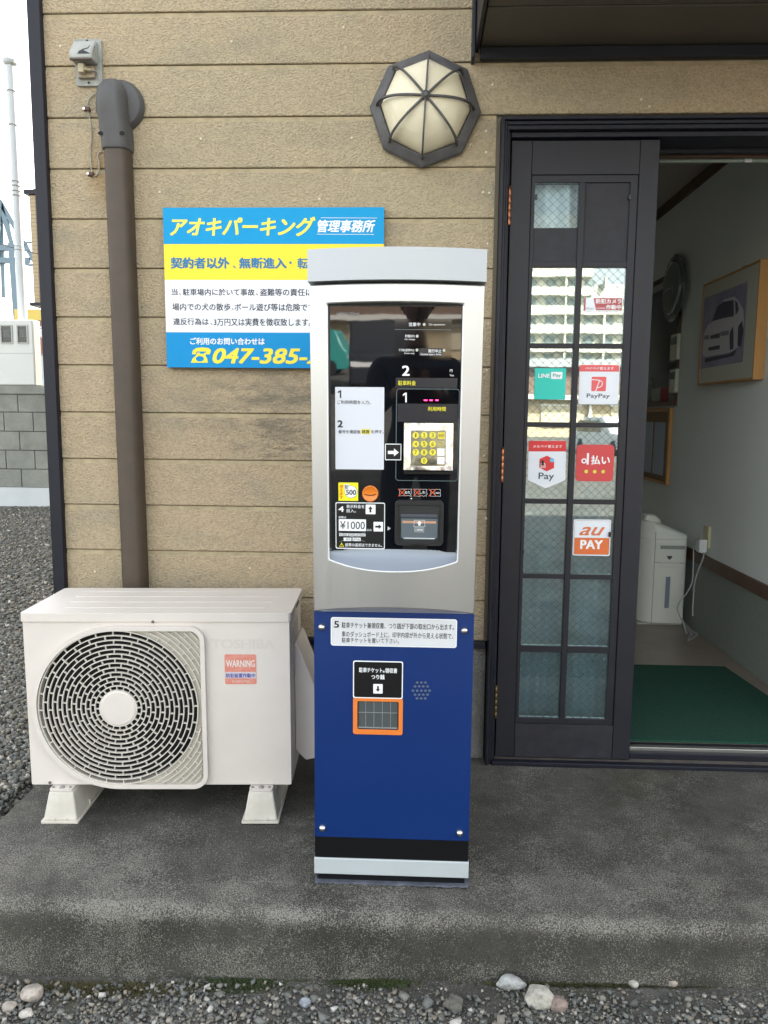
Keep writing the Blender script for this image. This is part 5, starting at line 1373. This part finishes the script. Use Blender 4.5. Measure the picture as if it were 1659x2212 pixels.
MB().tube(smoothpath(fpath([(585, 960), (600, 1000), (640, 1060), (620, 1110), (690, 1062), (650, 1040), (600, 985), (620, 1000), (650, 1065)])), .0042, 8).build('cable', cg_m, pa, smooth=60)
MB().add([Vector(p)+Vector((0, 0, .012)) for p in fpath([(600, 960), (640, 990), (680, 975), (640, 935)])], [(0, 1, 2, 3)]).build('cord_tag', M_('paper_tag', (.5, .52, .52), .6), pa)
# air purifier
ap = thing('air_purifier', 'pale green white air purifier standing against the inside wall', 'air purifier', (1.42, 1.85, .04))
ap_m = M_('pale_green_plastic', (.74, .77, .70), .4, noise=(10, .2, (.70, .73, .66)))
X0, X1, Y0, Y1 = 1.335, 1.515, 1.68, 2.02
pl = [(X1, Y1), (X0+.02, Y1), (X0-.06, Y1-.06)] + [(X0-.078+.0, Y0+.16), (X0-.070, Y0+.08), (X0-.045, Y0+.03), (X0-.0, Y0), (X1-.01, Y0), (X1, Y0+.01)]
MB().prism(pl, .05, .53).build('body', ap_m, ap, bevel=.006)
sh_ = MB(); topv = []
for zz, ins in ((.531, 0), (.575, .002), (.60, .006), (.615, .016)):
    topv.append([Vector((MCx + (p[0]-MCx)*1, p[1]+ins*(1.4 if p[1] < Y0+.1 else 0), zz + (.01 if p[0] < 1.36 else (-.060 if p[0] > 1.5 else 0))*(zz-.531)/.084)) for MCx in (1.42,) for p in pl])
loft(topv, sh_); n9 = len(pl); sh_.f.append(tuple(range(len(sh_.v)-n9, len(sh_.v)))); sh_.build('top_cover', ap_m, ap, bevel=.006)
MB().prism([(1.30, .615), (1.40, .600), (1.395, .625), (1.36, .652), (1.31, .655)], 1.78, 1.93, M=Matrix(((1, 0, 0, 0), (0, 0, 1, 0), (0, 1, 0, 0), (0, 0, 0, 1)))).build('lid_handle', ap_m, ap, bevel=.012)
MB().box(X0+.001, Y0-.0012, .045, X0+.0035, Y0+.001, .57).box(X0+.004, Y0-.0012, .396, X1-.012, Y0+.001, .3985).build('panel_seam', M_('seam_shadow', (.18, .2, .17), .6), ap)
MB().box(X0+.006, Y0-.003, .40, X1-.012, Y0-.0005, .515).build('tank_cover', ap_m, ap, bevel=.001)
MB().box(X0+.03, Y0-.006, .475, X1-.014, Y0-.0032, .495).build('grip', M_('shadow_green', (.3, .33, .29), .5), ap, bevel=.001)
MB().box(X0+.032, Y0-.0045, .372, X1-.04, Y0-.0005, .398).build('tank_tab', ap_m, ap, bevel=.001)
MB().prism([(1.405, .428), (1.418, .415), (1.431, .428), (1.431, .437), (1.405, .437)], 0, .003, M=Matrix(((1, 0, 0, 0), (0, 0, -1, Y0-.0032), (0, 1, 0, 0), (0, 0, 0, 1)))).build('arrow_mark', M_('arrow_dark', (.06, .075, .08), .4), ap)
MB().box(1.405, Y0-.0025, .14, 1.430, Y0-.0003, .318).build('water_window', M_('water_window_blue', (.22, .26, .33), .2), ap, bevel=.001)
MB().box(X0-.068, Y0+.02, .038, X1-.002, Y1-.02, .0495).build('foot', M_('foot_green', (.4, .43, .38), .5), ap)
# green door mat
def mat():
    x0, x1, x2 = .60, 1.49, 1.38
    pl = [(.60, .09), (1.53, .09), (1.46, .95), (.60, .95)]
    o = MB().prism(pl, .0385, .047).build('door_mat', mat_m, bevel=.002); tag(o, 'dark green carpet mat on the floor just inside the doorway', 'mat')
mat()

# ------------------------------------------------------------------ left background
yard = thing('block_wall', 'grey concrete block wall with a white base at the far left', 'wall', (-6, 8.05, 0))
blk_m = concrete_material('block_concrete', (.22, .235, .215), (.30, .315, .285), (.40, .41, .37), .4, 7, moss=False)
MB().box(-12, 8.02, -.3, -3.0, 8.14, 1.5).build('core', M_('mortar', (.13, .13, .12), .9), yard)
MB().box(-12, 7.97, -.2, -3.0, 8.16, .146).build('white_base', M_('white_render', (.60, .64, .66), .8, noise=(3, .5, (.5, .54, .56))), yard, bevel=.004)
MB().box(-12, 7.96, 1.45, -3.0, 8.16, 1.565).build('coping', blk_m, yard, bevel=.006)
zrows = [(.152, .402), (.412, .665), (.675, .93), (.94, 1.195), (1.205, 1.445)]
proto = None
for ri, (z0, z1) in enumerate(zrows):
    off = .0 if ri % 2 else -.205
    for k in range(14):
        x = -7.43 - 0.0 + off + .415*k - .8
        if ri == 4 and abs(x+.2025 - (-5.02)) < .2: continue
        b = MB().box(x, 7.985, z0, x+.405, 8.03, z1)
        b.build('block', blk_m, yard, bevel=.004)
MB().box(-5.2, 7.99, 1.21, -5.13, 8.03, 1.44).box(-4.9, 7.99, 1.21, -4.83, 8.03, 1.44).build('decorative_block', blk_m, yard)
MB(Matrix(((1, 0, 0, 0), (0, 0, -1, 0), (0, 1, 0, 0), (0, 0, 0, 1)))).prism([(-5.09, 1.22), (-4.95, 1.22), (-4.99, 1.27), (-4.99, 1.38), (-4.95, 1.43), (-5.09, 1.43), (-5.05, 1.38), (-5.05, 1.27)], -8.03, -7.985).build('decorative_block', blk_m, yard)
# meter cabinet
mc_ = thing('meter_cabinet', 'white electric meter cabinet with two small windows on the block wall', 'meter cabinet', (-5.55, 8.0, 1.57))
cab_m = M_('cabinet_white', (.58, .60, .59), .45, noise=(3, .3, (.52, .54, .53)))
MB().box(-5.93, 7.955, 1.567, -5.25, 8.15, 2.455).build('cabinet_body', cab_m, mc_, bevel=.012)
MB().box(-5.915, 7.948, 2.00, -5.265, 7.954, 2.44).build('upper_door', cab_m, mc_, bevel=.003)
MB().box(-5.915, 7.948, 1.58, -5.265, 7.954, 1.985).build('lower_door', cab_m, mc_, bevel=.003)
for (x0, x1) in ((-5.69, -5.555), (-5.46, -5.34)):
    w_ = MB(Matrix(((1, 0, 0, 0), (0, 0, -1, 0), (0, 1, 0, 0), (0, 0, 0, 1)))).prism(rrect(x0-.018, 2.13, x1+.018, 2.385, .01), -7.947, -7.936, [rrect(x0, 2.148, x1, 2.366, .006)]).build('meter_window', M_('window_rim_grey', (.35, .37, .35), .5), mc_)
    MB().box(x0, 7.9475, 2.148, x1, 7.9478, 2.366).build('glass', M_('meter_dark', (.03, .035, .035), .1), w_)
    MB().box(x0+.02, 7.9465, 2.22, x1-.03, 7.9474, 2.32).build('meter', M_('meter_grey', (.09, .095, .095), .4), w_)
for z in (2.28, 1.78): MB().box(-5.87, 7.936, z-.015, -5.85, 7.947, z+.015).build('lock', M_('lock_blue', (.25, .32, .5), .4), mc_)
# white pole
pole = thing('service_pole', 'slim white metal service pole with a capped top behind the meter cabinet', 'pole', (-5.72, 8.6, 0))
MB().tube([(-5.72, 8.6, -.2), (-5.72, 8.6, 3.55)], .062, 20).tube([(-5.72, 8.6, 3.56), (-5.72, 8.6, 6.0)], .055, 20).build('shaft', M_('white_pole_paint', (.46, .50, .53), .5), pole, smooth=40)
MB().lathe([(.07, 0), (.092, .02), (.095, .06), (.07, .085), (0, .09)], 24, Matrix.Translation((-5.72, 8.6, 6.0))).build('cap', M_('white_pole_paint', (.40, .43, .45), .5), pole, smooth=40)
for z in (3.5, 4.25, 4.31, 4.38, 4.44, 5.2, 5.65): MB().lathe([(.0635, 0), (.066, .006), (.0635, .012)], 20, Matrix.Translation((-5.72, 8.6, z))).build('band', M_('band_grey', (.2, .21, .21), .5), pole)
# overhead wires
for i, (a, b) in enumerate((((-9, 9, 6.6), (-2.0, 16, 5.4)), ((-9, 9, 6.2), (-2.0, 16, 5.1)), ((-8, 8, 5.2), (-2.5, 15, 4.9)), ((-9, 10, 4.6), (-3, 14, 3.9)))):
    P = [Vector(a).lerp(Vector(b), t/10) - Vector((0, 0, .35*4*(t/10)*(1-t/10))) for t in range(11)]
    o = MB().tube(P, .008, 5).build('overhead_wire', M_('wire_black', (.05, .05, .055), .6)); tag(o, ['highest thin dark overhead cable crossing the sky beside the white pole', 'second highest thin overhead cable beside the white pole', 'third thin overhead cable from the top, beside the white pole', 'lowest thin overhead cable, just above the gantry'][i], 'cable', 'overhead cables')
# tiled bay of the neighbouring building
tb = thing('tiled_building', 'neighbouring building bay clad in small beige tiles behind the dark corner trim', 'building', (-10.5, 20.5, 0))
MB().box(-11.19, 20.03, 4.37, -9.0, 22, 7.40).build('wall', M_('tile_grout', (.10, .085, .06), .9), tb)
MB().box(-11.30, 19.93, 7.40, -8.9, 22, 7.52).build('top_cap', navy_m, tb)
MB().box(-11.28, 19.93, 4.28, -8.9, 22, 4.37).build('bottom_cap', navy_m, tb)
MB().box(-10.3, 20.4, -.2, -9.0, 22, 4.28).build('lower_wall', M_('grey_render', (.3, .32, .33), .8), tb)
tm = M_('beige_tile', (.30, .245, .15), .4, noise=(5, .4, (.27, .215, .13))); tp = None
for i in range(28):
    for j in range(5):
        x = -11.18 + .167*j + .0; z = 4.38 + .1075*i
        if tp is None:
            tp = MB().box(0, 20.015, 0, .158, 20.029, .0985).build('tile', tm, tb); tp.location = Vector((x, 0, z)); continue
        instance(tp, tb, Vector((x, 0, z)))
# red shop building
rb_ = thing('red_building', 'low red brown building with a yellow stripe and white characters, far left', 'building', (-8.5, 16.5, 0))
MB().box(-9.6, 16.03, 1.5, -7, 18, 3.62).build('wall', M_('red_brown_wall', (.26, .12, .10), .8), rb_)
MB().box(-9.7, 16.0, 3.40, -7, 16.029, 3.66).build('yellow_stripe', M_('yellow_strip', (.55, .42, .10), .6), rb_)
MB().box(-9.25, 16.0, -.2, -8.9, 16.029, 2.60).build('door', M_('grey_blue_door', (.22, .27, .30), .5), rb_)
MB().box(-9.20, 15.98, -.2, -9.02, 15.999, 2.55).build('door', M_('pale_door', (.4, .45, .48), .5), rb_)
MB().box(-9.6, 16.1, -.2, -7, 18, 1.5).build('wall', M_('dark_base', (.1, .1, .1), .8), rb_)
Fk = Face((0, 16.02, 0), (1, 0, 0), (0, 0, 1)); z7 = lambda x, y: (.4255*x, 387+.4255*y)
Print(Fk, z7, .006).text('家', 196, 742, 236, 805, .03).text('大', 130, 690, 172, 735, .02).build('printed_text', pw_m, rb_)
# steel lattice structure
lt = thing('steel_gantry', 'pale blue steel A frame gantry with cross bars, far left behind the pole', 'gantry', (-17, 30, 0))
lm = M_('pale_blue_steel', (.12, .18, .23), .55)
def bar(a, b, w, name='beam'):
    a = Vector(a); b = Vector(b); d = b-a; q = d.to_track_quat('Z', 'Y').to_matrix().to_4x4(); q.translation = a
    MB(q).box(-w/2, -w/2, 0, w/2, w/2, d.length).build(name, lm, lt)
ax, az = -17.35, 9.9
bar((ax, 30, az), (-16.85, 30, 7.9), .20); bar((ax, 30, az), (-15.9, 30, 7.3), .20)
bar((-16.95, 30, 8.2), (-16.75, 30, -.2), .24); bar((ax, 30, az), (-18.6, 30, -.2), .24); bar((ax, 30.1, az), (-17.45, 30.1, 6.0), .16)
bar((-18.5, 30, 8.0), (-16.2, 30, 8.0), .22); bar((-18.5, 30, 7.5), (-16.2, 30, 7.5), .22)
MB().tube([(-16.15+.46*math.cos(t*math.pi/14), 29.9, 7.75+.46*math.sin(t*math.pi/14)) for t in range(29)], .05, 8).build('ring', lm, lt, smooth=60)
bb = thing('gutter_bracket', 'small dark bracket sticking out beyond the corner trim near the top left', 'bracket', (-1.28, .1, 2.3))
MB().box(-1.275, .05, 2.325, -1.2545, .13, 2.345).box(-1.268, .05, 2.30, -1.2545, .13, 2.325).build('arm', navy_m, bb, bevel=.003)
MB().tube([(-1.265, .09, 2.346), (-1.265, .09, 2.362)], .006, 10).build('knob', navy_m, bb)

# ------------------------------------------------------------------ what the glass reflects: the lot behind the photographer
apt = thing('apartment_block', 'cream apartment block with balcony bands, mirrored in the upper door panes', 'apartment block', (15, -118, -.2))
cr_m = M_('cream_facade', (.55, .54, .46), .8); crd_m = M_('cream_recess', (.48, .48, .42), .8)
MB().box(-2, -128, -.2, 26, -117.4, 31).box(26, -128, -.2, 34, -117.4, 21).build('wall', crd_m, apt)
for f_ in range(11):
    z = -.2 + 2.76*f_
    MB().box(-2, -117.39, z, 26, -116.0, z+1.25).build('balcony', cr_m, apt)
    if z < 19: MB().box(26.01, -117.39, z, 34, -116.2, z+1.25).build('balcony', cr_m, apt)
wn = None
for f_ in range(10):
    for k in range(12):
        x = -1.0 + 2.9*k; z = -.2+2.76*f_+1.3
        if x > 25.5 and z > 19: continue
        if wn is None: wn = MB().box(0, -117.38, 0, 1.5, -117.3, 1.15).build('window', M_('far_window', (.14, .17, .17), .3), apt); wn.location = Vector((x, 0, z)); continue
        instance(wn, apt, Vector((x, 0, z)))
    for k in range(6): MB().box(-1.2+5.8*k, -117.36, -.2+2.76*f_+1.25, -.95+5.8*k, -116.2, -.2+2.76*f_+2.76).build('balcony_divider', cr_m, apt)
hs = thing('low_house', 'low tan house with brown upper wall and grey roof, mirrored in the glass', 'house', (4, -50, -.2))
MB().box(-9, -56, -.2, 20, -49, 2.6).build('wall', M_('tan_house_wall', (.46, .38, .25), .8), hs)
MB().box(-9, -56, 2.6, 20, -49.05, 4.4).build('upper_wall', M_('brown_house_wall', (.15, .10, .075), .8), hs)
MB().box(-9.5, -56.5, 4.4, 20.5, -48.4, 4.9).build('roof', M_('grey_roof', (.3, .32, .33), .6), hs)
MB().box(-9.2, -49.0, 2.3, 20.2, -48.0, 2.6).build('eave', M_('white_eave', (.6, .6, .58), .7), hs)
for x in (-4.4, 1.8, 8.2, 12.8): 
    w_ = MB().box(x, -48.98, .5, x+2.6, -48.9, 1.9).build('window', M_('house_window', (.5, .45, .33), .3), hs)
    MB().box(x-.1, -48.95, 1.9, x+2.7, -48.85, 2.0).build('frame', pw_m, w_)
for x in (-2, 4.9, 11.3): MB().box(x, -48.9, -.2, x+.2, -48.7, 2.3).build('post', M_('white_post', (.6, .6, .6), .6), hs)
def car(name, label, cx, cy, L_, H_, W_, mt, van, ang):
    t = thing(name, label, 'car', (cx, cy, -.19)); t.rotation_euler = (0, 0, ang)
    hood = .0 if van else .23
    pr_ = [(-L_/2, .25), (L_/2, .25), (L_/2, H_*.55), (L_/2-.12*(1 if van else 8), H_*.62), (L_/2-(.45 if van else 1.6), H_), (-L_/2+(.12 if van else .9), H_), (-L_/2+.02, H_*.6)]
    X = Matrix(((1, 0, 0, 0), (0, 0, 1, 0), (0, 1, 0, 0), (0, 0, 0, 1)))
    def bl(mb, nm, m_, **k):
        o = mb.build(nm, m_, **k); o.parent = t; return o
    bl(MB().prism(pr_, -W_/2, W_/2, M=X), 'body', mt, bevel=.09, seg=3)
    gl = M_('car_glass', (.02, .03, .035), .05)
    bl(MB().prism([(-L_/2+.35, H_*.6), (L_/2-.75 if van else L_/2-1.7, H_*.6), (L_/2-.85 if van else L_/2-1.9, H_*.9), (-L_/2+.45, H_*.9)], -W_/2-.01, W_/2+.01, M=X), 'side_window', gl)
    bl(MB().box(-L_/2-.012, -W_/2+.15, H_*.6, -L_/2+.05, W_/2-.15, H_*.88), 'rear_window', gl)
    bl(MB().box(L_/2-.06, -W_/2+.05, H_*.38, L_/2+.01, W_/2-.05, H_*.45), 'headlight', pw_m)
    bl(MB().box(-L_/2-.015, -W_/2+.03, H_*.3, -L_/2+.05, -W_/2+.3, H_*.36).box(-L_/2-.015, W_/2-.3, H_*.3, -L_/2+.05, W_/2-.03, H_*.36), 'tail_light', pr_m)
    for x in (-L_/2+.65, L_/2-.7):
        for y in (-W_/2-.01, W_/2-.17): bl(MB().lathe([(.2, 0), (.29, .01), (.30, .05), (.30, .15), (.28, .18), (.2, .18)], 20, Matrix.Translation((x, y, .3)) @ Matrix.Rotation(R(-90), 4, 'X')), 'wheel', M_('tyre', (.02, .02, .02), .7), smooth=40)
    return t
car('teal_van', 'teal compact van parked in the lot, mirrored at the left of the black panel', -4.3, -30, 3.4, 1.75, 1.5, M_('teal_paint', (.05, .36, .34), .3), True, R(5))
car('dark_van', 'dark van parked in the lot, mirrored in the middle of the black panel', -.9, -21.5, 4.6, 1.95, 1.75, M_('charcoal_paint', (.03, .032, .038), .25), True, R(90))
car('white_car', 'white car parked in the lot, mirrored in the right door panes', 7.4, -26, 4.3, 1.4, 1.7, M_('white_paint', (.7, .72, .73), .3), False, R(80))
bp_ = MB().tube([(2.05, -19, -.2), (2.15, -19.1, 7.5)], .14, 14).build('blue_pole', M_('blue_pole_paint', (.02, .10, .42), .4), smooth=40); tag(bp_, 'blue steel pole mirrored at the right side of the black panel', 'pole')

# ------------------------------------------------------------------ the photographer, seen only as a dim reflection
def person():
    y0 = -2.98
    J = {'pelvis': (0, y0, .80), 'belly': (0, y0, .95), 'chest': (0, y0+.02, 1.14), 'neck': (0, y0+.03, 1.33), 'hd0': (0, y0+.04, 1.42),
         'sl': (-.19, y0+.02, 1.24), 'el': (-.23, y0+.10, .99), 'wl': (-.075, y0+.31, 1.13), 'hl': (-.045, y0+.345, 1.17),
         'sr': (.19, y0+.02, 1.24), 'er': (.23, y0+.10, .99), 'wr': (.075, y0+.31, 1.13), 'hr': (.045, y0+.345, 1.17),
         'pl': (-.10, y0, .74), 'kl': (-.12, y0+.03, .33), 'al': (-.13, y0-.02, -.09), 'tl': (-.14, y0+.12, -.13),
         'pr': (.10, y0, .74), 'kr': (.12, y0+.03, .33), 'ar': (.13, y0-.02, -.09), 'tr': (.14, y0+.12, -.13)}
    Rd = {'pelvis': .13, 'belly': .12, 'chest': .145, 'neck': .05, 'hd0': .055, 'sl': .07, 'el': .046, 'wl': .028, 'hl': .032, 'sr': .07, 'er': .046, 'wr': .028, 'hr': .032,
          'pl': .10, 'kl': .065, 'al': .042, 'tl': .04, 'pr': .10, 'kr': .065, 'ar': .042, 'tr': .04}
    E_ = [('pelvis', 'belly'), ('belly', 'chest'), ('chest', 'neck'), ('neck', 'hd0'), ('chest', 'sl'), ('sl', 'el'), ('el', 'wl'), ('wl', 'hl'), ('chest', 'sr'), ('sr', 'er'), ('er', 'wr'), ('wr', 'hr'),
          ('pelvis', 'pl'), ('pl', 'kl'), ('kl', 'al'), ('al', 'tl'), ('pelvis', 'pr'), ('pr', 'kr'), ('kr', 'ar'), ('ar', 'tr')]
    ks = list(J); me = bpy.data.meshes.new('person'); me.from_pydata([J[k] for k in ks], [(ks.index(a), ks.index(b)) for a, b in E_], [])
    o = bpy.data.objects.new('person_tmp', me); COL.objects.link(o)
    md = o.modifiers.new('s', 'SKIN'); md.use_smooth_shade = True
    for i, k in enumerate(ks):
        me.skin_vertices[0].data[i].radius = (Rd[k], Rd[k]*(.8 if k in ('chest', 'belly', 'pelvis') else 1)); me.skin_vertices[0].data[i].use_root = (k == 'pelvis')
    sb = o.modifiers.new('u', 'SUBSURF'); sb.levels = 2; sb.render_levels = 2
    dg = bpy.context.evaluated_depsgraph_get(); m2 = bpy.data.meshes.new_from_object(o.evaluated_get(dg)); bpy.data.objects.remove(o)
    m2.materials.clear()
    for mm in (M_('dark_jacket', (.03, .035, .05), .8), M_('dark_trousers', (.03, .03, .035), .85), M_('skin', (.42, .25, .18), .5), M_('shoe', (.02, .02, .02), .5)): m2.materials.append(mm)
    for p in m2.polygons:
        c = p.center
        p.material_index = 2 if (c.z > 1.33 or (c.y > y0+.29 and c.z > 1.0)) else (0 if c.z > .80 else (1 if c.z > -.06 else 3))
    b = bpy.data.objects.new('person', m2); COL.objects.link(b)
    tag(b, 'photographer in dark clothes holding a phone, a dim reflection in the black panel', 'person')
    # head with nose, ears and hair
    hm = MB(Matrix.Translation((0, y0+.05, 1.535))); vs = []; fs = []
    bmh = bmesh.new(); bmesh.ops.create_uvsphere(bmh, u_segments=24, v_segments=18, radius=1)
    for v in bmh.verts:
        x, y, z = v.co; xx = x*.074*(1-.18*max(-z, 0)); yy = y*.092; zz = z*.112
        if y > .85 and abs(x) < .25 and -.35 < z < .15: yy += .018*(1-abs(x)*4*.8)
        if .55 < y and z < -.45: yy -= .004
        vs.append((xx, yy, zz))
    fs = [tuple(v.index for v in f.verts) for f in bmh.faces]; bmh.free(); hm.add(vs, fs)
    for s_ in (-1, 1): hm.lathe([(.018, 0), (.02, .006), (.01, .012), (0, .012)], 12, Matrix.Translation((s_*.073, -.005, -.01)) @ Matrix.Rotation(R(90*s_), 4, 'Y'))
    hm.build('head', m2.materials[2], b, smooth=60)
    hr = MB(Matrix.Translation((0, y0+.05, 1.535)))
    hv = [(x*1.09, y*1.08-.006, z*1.07+.006) for x, y, z in vs]
    hf = [f for f in fs if (lambda c: c[2] > .035 or (c[1] < -.0 and c[2] > -.06))((sum(hv[i][0] for i in f)/len(f), sum(hv[i][1] for i in f)/len(f), sum(hv[i][2] for i in f)/len(f)))]
    hr.add(hv, hf); hr.build('hair', M_('black_hair', (.01, .009, .009), .5), b, smooth=60)
    fg = MB()
    for s_ in (-1, 1):
        for k in range(4):
            z = 1.165 + k*.017; fg.tube([(s_*.050, y0+.335, z-.004), (s_*.048, y0+.366, z), (s_*.030, y0+.374, z), (s_*.016, y0+.372, z-.001)], [.0085, .0082, .0076, .0065], 8)
        fg.tube([(s_*.048, y0+.33, 1.155), (s_*.034, y0+.345, 1.175), (s_*.022, y0+.349, 1.19)], [.010, .0095, .008], 8)
    fg.build('fingers', m2.materials[2], b, smooth=60)
    ph = MB().box(-.038, y0+.353, 1.10, .038, y0+.361, 1.235).build('phone', M_('phone_black', (.012, .012, .014), .2), bevel=.003)
    tag(ph, 'black mobile phone held up by the photographer', 'phone')
person()
